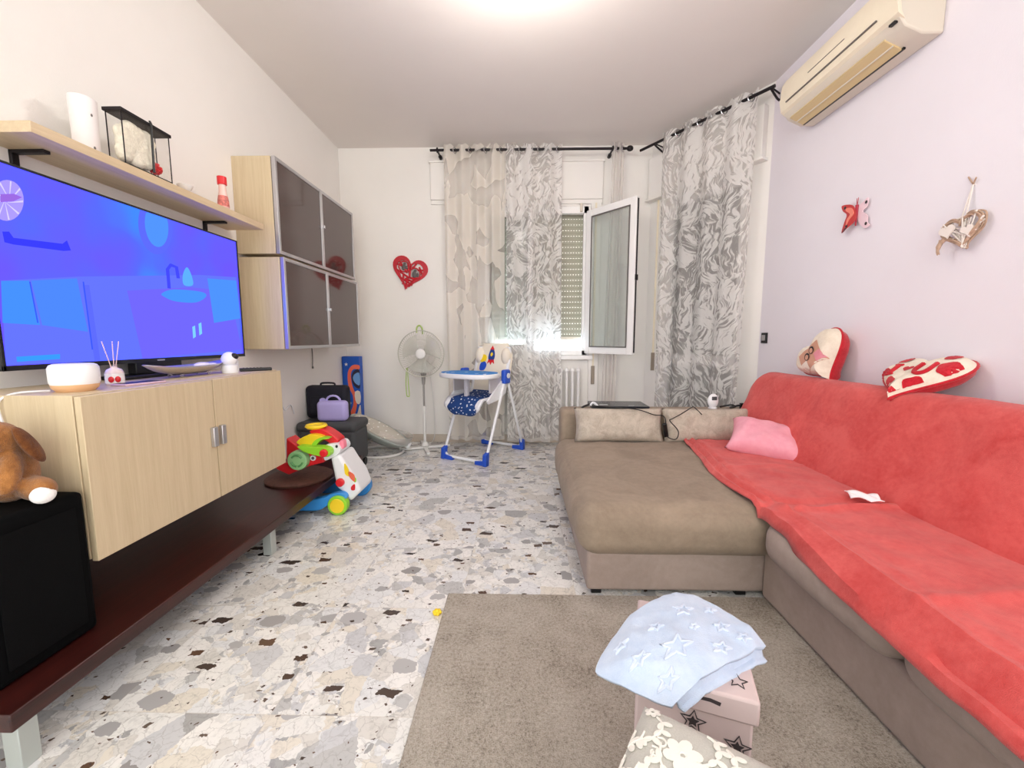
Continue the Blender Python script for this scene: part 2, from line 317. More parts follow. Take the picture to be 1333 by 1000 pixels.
def tube(bm, pts, r, seg=8, closed=False, smooth=0, Mx=None, mi=0):
    pts = [Vector(p) for p in pts]
    if smooth:
        q = []; n = len(pts); rng = n if closed else n - 1
        for i in range(rng):
            p0 = pts[(i - 1) % n] if (closed or i > 0) else pts[0]; p1 = pts[i]; p2 = pts[(i + 1) % n]; p3 = pts[(i + 2) % n] if (closed or i + 2 < n) else pts[-1]
            for k in range(smooth):
                t = k / smooth; q.append(0.5 * ((2 * p1) + (p2 - p0) * t + (2 * p0 - 5 * p1 + 4 * p2 - p3) * t * t + (3 * p1 - 3 * p2 + p3 - p0) * t ** 3))
        if not closed: q.append(pts[-1])
        pts = q
    n = len(pts); v = []; f = []; u = None
    rr = r if callable(r) else (lambda t: r)
    for i, p in enumerate(pts):
        d = (pts[(i + 1) % n] - pts[i - 1]) if closed else (pts[min(i + 1, n - 1)] - pts[max(i - 1, 0)])
        if d.length < 1e-7: d = Vector((0, 0, 1))
        d.normalize()
        if u is None: u, w = frame_from(d)
        else:
            u = u - d * u.dot(d)
            if u.length < 1e-6: u, w = frame_from(d)
            u.normalize(); w = d.cross(u)
        R_ = rr(i / max(1, n - 1))
        for k in range(seg):
            a = 2 * PI * k / seg; v.append(p + (u * math.cos(a) + w * math.sin(a)) * R_)
    for i in range(n if closed else n - 1):
        j = (i + 1) % n
        for k in range(seg): k2 = (k + 1) % seg; f.append((i * seg + k, i * seg + k2, j * seg + k2, j * seg + k))
    if not closed: f.append(list(range(seg))[::-1]); f.append([(n - 1) * seg + k for k in range(seg)])
    addm(bm, v, f, Mx, mi)
def cyl(bm, p0, p1, r, r1=None, seg=16, Mx=None, mi=0):
    r1 = r if r1 is None else r1; tube(bm, [p0, p1], lambda t: r + (r1 - r) * t, seg, Mx=Mx, mi=mi)
def ell(bm, c, r, Mx=None, seg=20, rings=12, mi=0, p=1.0, rot=None):
    v = []; f = []; sg = lambda x: math.copysign(abs(x) ** p, x)
    for j in range(1, rings):
        t = PI * j / rings
        for k in range(seg):
            a = 2 * PI * k / seg; v.append(Vector((r[0] * sg(math.sin(t)) * sg(math.cos(a)), r[1] * sg(math.sin(t)) * sg(math.sin(a)), r[2] * sg(math.cos(t)))))
    v.append(Vector((0, 0, r[2]))); v.append(Vector((0, 0, -r[2])))
    if rot is not None: v = [rot @ q for q in v]
    v = [q + Vector(c) for q in v]; T_, B_ = len(v) - 2, len(v) - 1
    for j in range(rings - 2):
        for k in range(seg): k2 = (k + 1) % seg; f.append((j * seg + k, (j + 1) * seg + k, (j + 1) * seg + k2, j * seg + k2))
    for k in range(seg):
        k2 = (k + 1) % seg; f.append((T_, k, k2)); f.append((B_, (rings - 2) * seg + k2, (rings - 2) * seg + k))
    addm(bm, v, f, Mx, mi)
def prism(bm, poly, d, Mx=None, mi=0):
    """closed polygon of 3D points pushed along vector d"""
    n = len(poly); d = Vector(d); v = [Vector(p) for p in poly] + [Vector(p) + d for p in poly]
    f = [list(range(n))[::-1], [n + i for i in range(n)]] + [(i, (i + 1) % n, n + (i + 1) % n, n + i) for i in range(n)]
    addm(bm, v, f, Mx, mi)
def sm_poly(pts, k=5):
    n = len(pts); q = []; pts = [Vector(p) for p in pts]
    for i in range(n):
        p0, p1, p2, p3 = pts[i - 1], pts[i], pts[(i + 1) % n], pts[(i + 2) % n]
        for j in range(k):
            t = j / k; q.append(0.5 * ((2 * p1) + (p2 - p0) * t + (2 * p0 - 5 * p1 + 4 * p2 - p3) * t * t + (3 * p1 - 3 * p2 + p3 - p0) * t ** 3))
    return q
def pillow(bm, sx, sy, th, Mx, n=22, pinch=0.06, wr=0.006, mi=0, seed=0, pw=0.5):
    """stuffed rectangular pillow in local XY, thickness along Z"""
    def side(s):
        def fn(u, v):
            a = 2 * u - 1; b = 2 * v - 1
            h = (max(0, 1 - a ** 4) * max(0, 1 - b ** 4)) ** pw
            x = a * sx / 2 * (1 - pinch * (1 - abs(a)) * 0 - pinch * (1 - b * b) * abs(a)); y = b * sy / 2 * (1 - pinch * (1 - a * a) * abs(b))
            w = noise.noise(Vector((x * 14 + seed, y * 14, s))) * wr * (0.3 + h)
            return (x, y, s * (h * th / 2) + w * (1 if h > 0.01 else 0))
        return fn
    for s in (1, -1): grid(bm, n, n, side(s), Mx, mi)
    bmesh.ops.remove_doubles(bm, verts=bm.verts, dist=0.0008)
def heart2d(n=48):
    out = []
    for i in range(n):
        t = 2 * PI * i / n; out.append((16 * math.sin(t) ** 3 / 17.0, (13 * math.cos(t) - 5 * math.cos(2 * t) - 2 * math.cos(3 * t) - math.cos(4 * t) + 2.5) / 17.0))
    return out
def star2d(r=1, ri=0.42, n=5, rot=PI / 2):
    return [((r if i % 2 == 0 else ri) * math.cos(rot + PI * i / n), (r if i % 2 == 0 else ri) * math.sin(rot + PI * i / n)) for i in range(2 * n)]

def obj(name, bm, m, parent=None, smooth=True, bevel=0, bseg=2, sub=0, solid=0, angle=40, remesh=0):
    bmesh.ops.recalc_face_normals(bm, faces=bm.faces)
    if parent is not None:
        bmesh.ops.translate(bm, verts=bm.verts, vec=-WL[parent.name])
    me = bpy.data.meshes.new(name); bm.to_mesh(me); bm.free()
    for x in (m if isinstance(m, (list, tuple)) else [m]): me.materials.append(x)
    o = bpy.data.objects.new(name, me); COL.objects.link(o); WL[o.name] = Vector((0, 0, 0))
    if parent is not None: o.parent = parent; WL[o.name] = WL[parent.name].copy()
    if smooth:
        for p in me.polygons: p.use_smooth = True
        if not sub and not remesh:
            try: me.set_sharp_from_angle(angle=math.radians(angle))
            except Exception: pass
    if solid: s = o.modifiers.new('solid', 'SOLIDIFY'); s.thickness = solid; s.offset = -1
    if remesh: r = o.modifiers.new('remesh', 'REMESH'); r.mode = 'VOXEL'; r.voxel_size = remesh; r.use_smooth_shade = True; s = o.modifiers.new('sm', 'SMOOTH'); s.iterations = 4; s.factor = 0.6
    if bevel: b = o.modifiers.new('bevel', 'BEVEL'); b.width = bevel; b.segments = bseg; b.limit_method = 'ANGLE'; b.angle_limit = math.radians(35); b.harden_normals = False
    if sub: s = o.modifiers.new('sub', 'SUBSURF'); s.levels = sub; s.render_levels = sub
    return o
WL = {}
def thing(name, label, cat, loc=(0, 0, 0), group=None):
    o = bpy.data.objects.new(name, None); COL.objects.link(o); o.location = loc; o.empty_display_size = 0.05
    WL[o.name] = Vector(loc); return tag(o, label, cat, group)
def tag(o, label, cat, group=None):
    o['label'] = label; o['category'] = cat
    if group: o['group'] = group
    return o
def struct(o): o['kind'] = 'structure'; return o
def B(): return bmesh.new()
def bx(*a, **k): b = B(); box(b, *a, **k); return b
def placed(bm_fn_obj, loc):   # single-mesh things: move the origin to the base
    o = bm_fn_obj; loc = Vector(loc)
    o.data.transform(Matrix.Translation(-loc)); o.location = loc; return o

XL, XR, YB, CZ = -1.83, 1.88, 4.30, 2.99
DX, DY, EX, EY = 1.29, 4.30, 1.88, 3.30    # the slanted wall

# ------------------------------------------------------------ the room
b = bx(-2.2, 2.3, -1.2, 5.0, -0.12, 0); struct(obj('floor', b, M['floor'], smooth=False))
b = bx(-2.0, 2.1, -1.2, 4.55, CZ, CZ + 0.12); struct(obj('ceiling', b, M['ceil'], smooth=False))
b = bx(XL - 0.15, XL, -1.2, YB + 0.15, 0, CZ); struct(obj('wall_left', b, M['wall_cream'], smooth=False))
b = bx(XR, XR + 0.15, -1.2, EY, 0, CZ); struct(obj('wall_right', b, M['wall_white'], smooth=False))
WX0, WX1, WZ0, WZ1 = -0.42, 0.68, 0.93, 2.42
b = B(); box(b, XL, WX0, YB, YB + 0.22, 0, CZ); box(b, WX1, DX + 0.14, YB, YB + 0.22, 0, CZ); box(b, WX0, WX1, YB, YB + 0.22, 0, WZ0); box(b, WX0, WX1, YB, YB + 0.22, WZ1, CZ)
struct(obj('wall_back', b, M['wall_cream'], smooth=False))
# slanted wall: local frame u along the wall, n into the room
DU = Vector((EX - DX, EY - DY, 0)); DL = DU.length; DU.normalize(); DN = Vector((-abs(DU.y), -abs(DU.x), 0)); DN.normalize()
DM = Matrix(((DU.x, DN.x, 0, DX), (DU.y, DN.y, 0, DY), (0, 0, 1, 0), (0, 0, 0, 1)))
D0, D1, DZ = 0.20, 0.98, 2.40
b = B(); box(b, 0, D0, -0.2, 0, 0, CZ, DM); box(b, D1, DL + 0.06, -0.2, 0, 0, CZ, DM); box(b, D0, D1, -0.2, 0, DZ, CZ, DM)
struct(obj('wall_slanted', b, M['wall_cream'], smooth=False))
b = B(); box(b, 0.02, DL - 0.04, 0, 0.06, 2.46, 2.84, DM); box(b, 0.0, DL - 0.02, 0, 0.08, 2.44, 2.46, DM)
struct(obj('trim_2', b, M['wall_cream'], bevel=0.004))
b = B(); box(b, -0.905, 0.81, YB - 0.035, YB, 2.48, 2.83); box(b, -0.915, 0.82, YB - 0.05, YB, 2.83, 2.85); box(b, -0.905, 0.81, YB - 0.02, YB, 2.44, 2.48)
struct(obj('trim_1', b, M['wall_cream'], bevel=0.004))
b = B(); box(b, 0.70, 0.80, YB - 0.03, YB, 0, 2.44); struct(obj('trim_3', b, M['wall_cream'], bevel=0.003))
b = B(); box(b, XL, DX, YB - 0.015, YB, 0, 0.085); struct(obj('baseboard_back', b, M['skirt'], bevel=0.003))
b = B(); box(b, XL, XL + 0.015, -1.2, YB - 0.015, 0, 0.085); struct(obj('baseboard_left', b, M['skirt'], bevel=0.003))
b = B(); box(b, XR - 0.015, XR, -1.2, EY, 0, 0.085); struct(obj('baseboard_right', b, M['skirt'], bevel=0.003))

# window in the back wall
def emp(name, loc):
    o = bpy.data.objects.new(name, None); COL.objects.link(o); o.location = loc; o.empty_display_size = 0.05; WL[o.name] = Vector(loc); return o
win = struct(emp('window_1', (0.13, YB, WZ0)))
fy0, fy1 = YB + 0.0, YB + 0.06
b = B(); box(b, WX0, WX0 + 0.05, fy0, fy1, WZ0, WZ1); box(b, WX1 - 0.05, WX1, fy0, fy1, WZ0, WZ1); box(b, WX0, WX1, fy0, fy1, WZ0, WZ0 + 0.05); box(b, WX0, WX1, fy0, fy1, WZ1 - 0.07, WZ1)
obj('window_frame', b, M['white'], win, bevel=0.004)
b = bx(WX0 - 0.06, WX1 + 0.06, YB - 0.05, YB + 0.2, WZ0 - 0.045, WZ0); obj('window_sill', b, M['white'], win, bevel=0.006)
def sash(w, h, parent, Mx, handle=True, bar=True):
    b = B(); t = 0.065
    box(b, 0, t, -0.05, 0, 0, h, Mx); box(b, w - t, w, -0.05, 0, 0, h, Mx); box(b, t, w - t, -0.05, 0, 0, t + 0.01, Mx); box(b, t, w - t, -0.05, 0, h - t, h, Mx)
    s = obj('sash', b, M['white'], parent, bevel=0.006)
    g_ = B(); box(g_, t, w - t, -0.03, -0.024, t, h - t, Mx); obj('pane', g_, M['glass'], s, smooth=False)
    g_ = B()
    for (x0, x1, z0, z1) in ((t, w - t, t, t + 0.012), (t, w - t, h - t - 0.012, h - t), (t, t + 0.01, t, h - t), (w - t - 0.01, w - t, t, h - t)): box(g_, x0, x1, -0.055, -0.048, z0, z1, Mx)
    obj('gasket', g_, M['grey'], s, smooth=False)
    g_ = B(); box(g_, w - 0.0005, w + 0.004, -0.034, -0.016, 0.02, h - 0.02, Mx); box(g_, w + 0.004, w + 0.012, -0.045, -0.01, h * 0.48, h * 0.48 + 0.05, Mx); obj('lock_strip', g_, M['iron'], s, smooth=False)
    return s
sh = 1.41
M1 = Matrix.Translation((WX0 + 0.04, YB + 0.005, WZ0 + 0.03)); sash(0.51, sh, win, M1)
# open sash hinged on the right jamb
hp = Vector((WX1 - 0.03, YB - 0.045, WZ0 + 0.02)); fe = Vector((1.06, 3.76)); dv = Vector((fe.x - hp.x, fe.y - hp.y)).normalized(); ang = math.atan2(dv.y, dv.x)
M2 = Matrix.Translation(hp) @ Matrix.Rotation(ang, 4, 'Z') @ Matrix.Translation((0, 0.05, 0)); sash(0.58, sh, win, M2)
b = B(); cyl(b, (0.60, YB - 0.02, 2.44), (0.60, YB - 0.02, 2.36), 0.012); cyl(b, (0.60, YB - 0.02, 2.37), (0.60, YB + 0.01, 2.37), 0.008); obj('window_hinge', b, M['offwhite2'], win)
# roller shutter outside, raised a little above the sill
b = B(); box(b, WX0 + 0.01, WX1 - 0.01, YB + 0.11, YB + 0.116, 1.12, WZ1 + 0.02)
rs = tag(obj('roller_shutter', b, M['shutter'], smooth=False), 'grey perforated roller shutter lowered outside the window with the open sash', 'shutter')
b = bx(WX0 + 0.01, WX1 - 0.01, YB + 0.10, YB + 0.125, 1.09, 1.12); obj('bottom_rail', b, M['offwhite2'], rs, bevel=0.003)
# balcony door in the slanted wall
door = struct(emp('door_1', (DX + DU.x * 0.6, DY + DU.y * 0.6, 0)))
b = B(); t = 0.06
box(b, D0, D0 + t, -0.09, -0.03, 0, DZ, DM); box(b, D1 - t, D1, -0.09, -0.03, 0, DZ, DM); box(b, D0 + t, D1 - t, -0.09, -0.03, DZ - t, DZ, DM); box(b, D0 + t, D1 - t, -0.09, -0.03, 0, 0.1, DM); box(b, D0 + t, D1 - t, -0.085, -0.035, 0.86, 0.95, DM)
df_ = obj('door_frame', b, M['white'], door, bevel=0.005)
b = B(); box(b, D0 + t, D1 - t, -0.065, -0.06, 0.1, DZ - t, DM); obj('pane', b, M['glass'], df_, smooth=False)
b = B(); cyl(b, (D0 + 0.03, -0.03, 1.05), (D0 + 0.03, 0.02, 1.05), 0.01, Mx=DM); box(b, D0 + 0.02, D0 + 0.04, 0.012, 0.026, 0.94, 1.06, DM); obj('door_handle', b, M['alu'], door, bevel=0.003)
b = B(); box(b, D0 + 0.01, D1 - 0.01, -0.16, -0.15, 0, DZ, DM)
for k in range(43): box(b, D0 + 0.01, D1 - 0.01, -0.15, -0.143, 0.004 + k * 0.056, 0.052 + k * 0.056, DM)
tag(obj('roller_shutter', b, mat('shutter_dark_slats', (96, 100, 94), 0.7), smooth=False), 'dark closed roller shutter behind the grey leafy curtain on the slanted wall', 'shutter')

# shutter strap boxes
def strap(x, y, z0, z1, zt, label, nrm):
    t_ = thing('shutter_strap', label, 'shutter strap', (x, y, z0))
    b = B(); box(b, x - 0.018, x + 0.018, y - 0.012, y, z0, z1); obj('winder_plate', b, mat('winder_bronze', (150, 138, 124), 0.5, 0.3), t_, bevel=0.003)
    b = B(); box(b, x - 0.009, x + 0.009, y - 0.008, y - 0.004, z1, zt); obj('strap_band', b, M['offwhite'], t_, smooth=False)
strap(0.745, YB - 0.03, 0.63, 0.82, 2.44, 'shutter strap with bronze plate below the open window sash', None)
px_ = at(857, 470, y=4.2)
q = DM @ Vector((0.09, 0, 0)); strap(q.x, q.y - 0.02, 0.78, 0.96, 2.44, 'cream shutter strap running down the wall beside the balcony door curtain', None)

# ------------------------------------------------------------ ceiling lamp
t_ = thing('ceiling_lamp', 'round flush white ceiling lamp lighting the room, above the frame', 'lamp', (0, 2.1, CZ))
b = B(); lathe(b, [(0.0, 0), (0.05, 0), (0.05, -0.015), (0.012, -0.02), (0.012, -0.07), (0.0, -0.07)], (0, 2.1, CZ)); obj('canopy', b, M['white'], t_)
b = B(); lathe(b, [(0.0, -0.06), (0.10, -0.065), (0.10, -0.075), (0, -0.08)], (0, 2.1, CZ), 32); obj('diffuser', b, M['lampglass'], t_)

# ------------------------------------------------------------ air conditioner
Y0, Y1 = 2.03, 2.85
t_ = thing('air_conditioner', 'cream wall air conditioner with yellowed louvre high on the right wall', 'air conditioner', (XR, 2.44, 2.46))
prof = [(XR, 2.455), (1.79, 2.455), (1.71, 2.49), (1.675, 2.54), (1.665, 2.60), (1.675, 2.70), (1.70, 2.735), (XR, 2.74)]
b = B(); prism(b, [(x, Y0, z) for x, z in prof], (0, Y1 - Y0, 0)); obj('body', b, M['offwhite2'], t_, bevel=0.008)
pf = [(1.700, 2.515), (1.668, 2.54), (1.656, 2.60), (1.666, 2.70), (1.690, 2.735), (1.70, 2.735), (1.682, 2.70), (1.674, 2.60), (1.684, 2.545)]
b = B(); prism(b, [(x, Y0 - 0.004, z) for x, z in pf], (0, Y1 - Y0 + 0.008, 0)); obj('front_panel', b, M['offwhite'], t_)
b = B(); box(b, 1.654, 1.664, Y0 + 0.10, Y1 - 0.06, 2.572, 2.578); box(b, 1.657, 1.668, Y0 + 0.3, Y1 - 0.25, 2.63, 2.634); obj('panel_seam', b, M['grey'], t_, smooth=False)
b = B(); prism(b, [(1.70, Y0 + 0.10, 2.488), (1.785, Y0 + 0.10, 2.448), (1.785, Y0 + 0.10, 2.456), (1.705, Y0 + 0.10, 2.497)], (0, Y1 - Y0 - 0.14, 0)); lv = obj('louvre', b, M['vent'], t_)
b = B(); prism(b, [(1.742, Y0 + 0.10, 2.464), (1.746, Y0 + 0.10, 2.462), (1.746, Y0 + 0.10, 2.467), (1.742, Y0 + 0.10, 2.47)], (0, Y1 - Y0 - 0.14, 0)); obj('louvre_rib', b, M['offwhite2'], lv)
b = B(); box(b, 1.785, 1.795, Y0 + 0.09, Y1 - 0.04, 2.446, 2.456); obj('outlet_slot', b, M['black'], t_, smooth=False)
b = B(); box(b, 1.675, 1.69, Y0 + 0.02, Y0 + 0.05, 2.512, 2.522); obj('display', b, M['black'], t_, smooth=False)

# ------------------------------------------------------------ curtain rods
def ring(bm, c, axis, R_, r, seg=18):
    u, w = frame_from(axis); tube(bm, [Vector(c) + (u * math.cos(2 * PI * k / seg) + w * math.sin(2 * PI * k / seg)) * R_ for k in range(seg)], r, 6, closed=True)
RY, RZ = 4.12, 2.885
t_ = thing('curtain_rod', 'dark metal curtain rod with ball end along the back wall', 'curtain rod', (0.08, YB, RZ))
b = B(); cyl(b, (-0.87, RY, RZ), (1.00, RY, RZ), 0.012, seg=12); obj('rod', b, M['iron'], t_)
b = B(); ell(b, (1.025, RY, RZ), (0.032, 0.026, 0.026)); obj('finial', b, M['iron'], t_)
for x in (-0.80, 0.865):
    b = B(); cyl(b, (x, YB - 0.035, RZ), (x, RY, RZ), 0.009); cyl(b, (x, YB - 0.045, RZ), (x, YB, RZ), 0.017); ring(b, (x, RY, RZ), (1, 0, 0), 0.018, 0.008); obj('bracket', b, M['iron'], t_)
RA = Vector((1.137, 4.17, 2.885)); RB = Vector((1.80, 3.17, 2.885)); RD = (RB - RA).normalized()
t_ = thing('curtain_rod', 'black iron curtain rod with forked brackets on the slanted wall', 'curtain rod', RA)
b = B(); cyl(b, RA, RB, 0.012, seg=12); obj('rod', b, M['iron'], t_)
for f_ in (0.14, 0.98):
    p = RA.lerp(RB, f_); wp = p - DN * ((p - Vector((DX, DY, 0))).dot(DN)); wp.z = 2.83
    b = B(); tube(b, [wp, wp.lerp(p, 0.4) + Vector((0, 0, -0.02)), p + Vector((0, 0, -0.012))], 0.008, smooth=5); cyl(b, wp + Vector((0, 0, 0.05)) + DN * 0.004, wp + Vector((0, 0, -0.05)) + DN * 0.004, 0.014); tube(b, [wp + Vector((0, 0, 0.04)), p], 0.006); obj('bracket', b, M['iron'], t_)

# ------------------------------------------------------------ curtains
def curtain(label, p0, p1, z0, nf, amp, m, spread=1.0, hx=0.0, group=None, seed=1.0, rings=True, top=0.045, botshift=None):
    p0 = Vector(p0); p1 = Vector(p1); d = p1 - p0; L = d.length; dn = d.normalized(); n = Vector((dn.y, -dn.x, 0))
    if n.y > 0: n = -n
    bs = Vector(botshift) if botshift else Vector((0, 0, 0))
    z1 = p0.z + top
    def fn(u, v):
        z = z1 + (z0 - z1) * v; ph = u * nf * 2 * PI; fall = 0.75 + 0.5 * v
        w = math.sin(ph + 0.6 * math.sin(seed + v * 2.2) * v) * amp * (1.0 - 0.25 * v) + noise.noise(Vector((u * 6 + seed, v * 3, seed))) * 0.03 * v
        uu = 0.5 + (u - 0.5) * (1 + (spread - 1) * v) + 0.012 * math.sin(ph * 2 + seed) * (0.4 + v) / max(L, 0.2) * 0.4
        p = p0 + d * uu + n * w + bs * v
        return (p.x, p.y, z + 0.006 * math.sin(ph * 1.3) * v + (0.012 * math.cos(2 * ph) if v < 0.01 else 0))
    t = thing('curtain', label, 'curtain', ((p0.x + p1.x) / 2, (p0.y + p1.y) / 2, z0), group)
    b = B(); grid(b, int(nf * 16) + 1, 70, fn); obj('curtain_panel', b, m, t)
    b = B(); grid(b, int(nf * 16) + 1, 3, lambda u, v: tuple(Vector(fn(u, 1 - 0.012 + v * 0.012)) + n * 0.002)); obj('hem', b, M['c_plain'], t)
    if rings:
        for k in range(int(nf * 2)):
            u = (k + 0.5) / (nf * 2); c = p0 + d * u; bb = B(); ring(bb, (c.x, c.y, p0.z - 0.004), dn + n * (0.5 if k % 2 else -0.5), 0.026, 0.0045); obj('eyelet', bb, M['chrome'], t)
    return t
def RX(px, py=260): return at(px, py, y=RY).x
curtain('beige sheer curtain with large pale shapes at the left of the back rod', (RX(578), RY, RZ), (RX(657), RY, RZ), 0.07, 4, 0.034, M['c_blob'], 0.96, seed=1.0)
curtain('grey leafy sheer curtain covering the closed half of the back window', (RX(659), RY, RZ), (RX(731), RY, RZ), 0.055, 3, 0.03, M['c_leafx'], 1.03, seed=4.3, botshift=(0.02, 0, 0))
curtain('narrow plain white sheer gathered at the right of the back rod', (RX(796), RY, RZ), (RX(811), RY, RZ), 0.06, 2, 0.022, M['c_plain'], 1.35, seed=2.2, botshift=(-0.04, 0.02, 0))
qa = RA.lerp(RB, 0.215); qb = RA.lerp(RB, 0.905)
curtain('wide grey leafy sheer curtain in front of the balcony door on the slanted wall', qa, qb, 0.07, 4, 0.028, M['c_leaf'], 0.94, seed=6.1)

# ------------------------------------------------------------ radiator
t_ = thing('radiator', 'white column radiator under the window behind the curtains', 'radiator', (0.08, 4.22, 0.1))
nsec = 18
for k in range(nsec):
    x = -0.42 + k * (1.01 / (nsec - 1)); b = B()
    for yy in (4.195, 4.245): cyl(b, (x, yy, 0.16), (x, yy, 0.76), 0.013, seg=10)
    ell(b, (x, 4.22, 0.775), (0.026, 0.046, 0.03), seg=12, rings=8); ell(b, (x, 4.22, 0.15), (0.026, 0.046, 0.03), seg=12, rings=8); obj('radiator_section', b, M['white'], t_)
b = B(); cyl(b, (0.59, 4.22, 0.15), (0.63, 4.22, 0.15), 0.012); cyl(b, (0.625, 4.22, 0.15), (0.625, 4.22, 0.0), 0.01); obj('valve_pipe', b, M['white'], t_)
b = B(); cyl(b, (-0.35, 4.22, 0.13), (-0.35, 4.22, 0.0), 0.012); obj('support_foot', b, M['white'], t_)

# ------------------------------------------------------------ wall cabinets
def wall_cab(z0, z1, xf, label, knobs):
    ya, yb, ym = 2.69, 3.90, 3.29
    t = thing('wall_cabinet', label, 'cabinet', (XL, (ya + yb) / 2, z0), 'glass fronted wall cabinets')
    b = B(); box(b, XL, xf - 0.03, ya, yb, z0, z1); obj('body', b, M['ash'], t, bevel=0.003)
    b = B(); box(b, xf - 0.03, xf - 0.024, ya + 0.004, yb - 0.004, z0 + 0.004, z1 - 0.004); obj('shadow_gap', b, M['grey'], t, smooth=False)
    for (a, c, side) in ((ya, ym, 1), (ym, yb, 0)):
        f = B(); w = 0.022
        box(f, xf - 0.024, xf, a + 0.001, a + w, z0, z1); box(f, xf - 0.024, xf, c - w + (0.008 if side else 0), c - 0.001, z0, z1); box(f, xf - 0.024, xf, a + w, c - w, z0, z0 + w); box(f, xf - 0.024, xf, a + w, c - w, z1 - w, z1)
        d = obj('door', f, M['alu'], t, bevel=0.002)
        g_ = B(); box(g_, xf - 0.018, xf - 0.006, a + w - 0.002, c - w + 0.008, z0 + w - 0.002, z1 - w + 0.002); obj('glass_panel', g_, M['smoked2'], d, smooth=False)
        if not side:
            k = B(); zc = knobs; box(k, xf, xf + 0.014, a + 0.002, a + 0.022, zc - 0.012, zc + 0.012); obj('knob', k, M['chrome'], d, bevel=0.002)
wall_cab(1.645, 2.245, -1.55, 'upper wall cabinet with two smoked glass doors and pale wood sides', 1.97)
wall_cab(1.03, 1.625, -1.53, 'lower wall cabinet with two smoked glass doors, hung beneath the upper one', 1.33)
b = B(); tube(b, [(XL + 0.012, 3.55, 1.03), (XL + 0.010, 3.56, 0.95), (XL + 0.011, 3.55, 0.86)], 0.004, smooth=4); ell(b, (XL + 0.012, 3.55, 0.85), (0.008, 0.008, 0.012))
tag(obj('cord', b, M['grey']), 'thin grey cord hanging on the wall below the lower cabinet', 'cord')

# ------------------------------------------------------------ shelf and what stands on it
SX0, SX1, SY0, SY1, SZ0, SZ1 = XL, -1.60, 1.39, 2.615, 1.772, 1.808
t_ = thing('wall_shelf', 'pale wood wall shelf above the television', 'shelf', (XL, 2.0, SZ0))
b = bx(SX0, SX1, SY0, SY1, SZ0, SZ1); obj('board', b, M['ash_h'], t_, bevel=0.002)
for y in (1.52, 2.42):
    b = B(); box(b, XL, XL + 0.012, y - 0.012, y + 0.012, SZ0 - 0.05, SZ0); box(b, XL, -1.70, y - 0.012, y + 0.012, SZ0 - 0.012, SZ0); obj('bracket', b, M['iron'], t_, bevel=0.002)
# white canister
vc = (-1.70, 1.665); t_ = thing('ceramic_canister', 'tall white ceramic canister at the near end of the wall shelf', 'canister', (*vc, SZ1))
b = B(); lathe(b, [(0, 0), (0.036, 0), (0.039, 0.006), (0.040, 0.10), (0.043, 0.214), (0.039, 0.218), (0.037, 0.2), (0.036, 0.02), (0, 0.015)], (*vc, SZ1), 36); obj('body', b, mat('bisque_white', (236, 230, 228), 0.6), t_)
b = B()
for z in (0.03, 0.15):
    a_ = -0.2; ell(b, (vc[0] + 0.0405 * math.cos(a_), vc[1] + 0.0405 * math.sin(a_), SZ1 + z), (0.003, 0.004, 0.006), seg=10, rings=6)
obj('side_mark', b, M['grey'], t_)
# lantern
lx0, lx1, ly0, ly1, lz0, lz1 = -1.668, -1.605, at(163, 205, x=-1.605).y, at(224, 236, x=-1.605).y, SZ1, SZ1 + 0.20
t_ = thing('lantern', 'clear glass lantern with black top, pale stuffing and red pompom on the wall shelf', 'lantern', ((lx0 + lx1) / 2, (ly0 + ly1) / 2, lz0))
b = B(); box(b, lx0 - 0.008, lx1 + 0.008, ly0 - 0.008, ly1 + 0.008, lz1, lz1 + 0.014); obj('lid', b, M['iron'], t_, bevel=0.002)
b = B()
for x, y in ((lx0, ly0), (lx1, ly0), (lx0, ly1), (lx1, ly1)): box(b, x - 0.0015, x + 0.0015, y - 0.0015, y + 0.0015, lz0, lz1)
box(b, lx0, lx1, ly0, ly1, lz0, lz0 + 0.006); obj('frame', b, M['iron'], t_, smooth=False)
b = B()
for (x0, x1, y0, y1) in ((lx0, lx0 + .002, ly0, ly1), (lx1 - .002, lx1, ly0, ly1), (lx0, lx1, ly0, ly0 + .002), (lx0, lx1, ly1 - .002, ly1)): box(b, x0, x1, y0, y1, lz0 + 0.006, lz1)
obj('glass_pane', b, M['lglass'], t_, smooth=False)
b = B()
for k in range(34):
    ell(b, (random.uniform(lx0 + .03, lx1 - .03), random.uniform(ly0 + .022, ly1 - .075), lz0 + 0.035 + random.random() * 0.13), (0.026, 0.032, 0.03), seg=10, rings=7)
obj('stuffing', b, mat('cream_wool', (246, 238, 220), 0.95, var=0.10, vs_=60, bump=1.0, bs=160), t_, remesh=0.005)
b = B(); tube(b, [(lx1 + 0.006, ly0 + 0.125, lz1 + 0.022), (lx1 + 0.011, ly0 + 0.125, lz1 + 0.012), (lx1 + 0.006, ly0 + 0.125, lz0 + 0.012)], 0.0045); obj('black_ribbon', b, M['black'], t_)
b = B()
for k in range(70):
    a_ = Vector((random.gauss(0, 1), random.gauss(0, 1), random.gauss(0, 1))).normalized(); c = Vector((lx1 - 0.026, ly1 - 0.055, lz0 + 0.045)); cyl(b, c, c + a_ * 0.026, 0.006, 0.004, 5)
obj('red_pompom', b, M['redp'], t_)
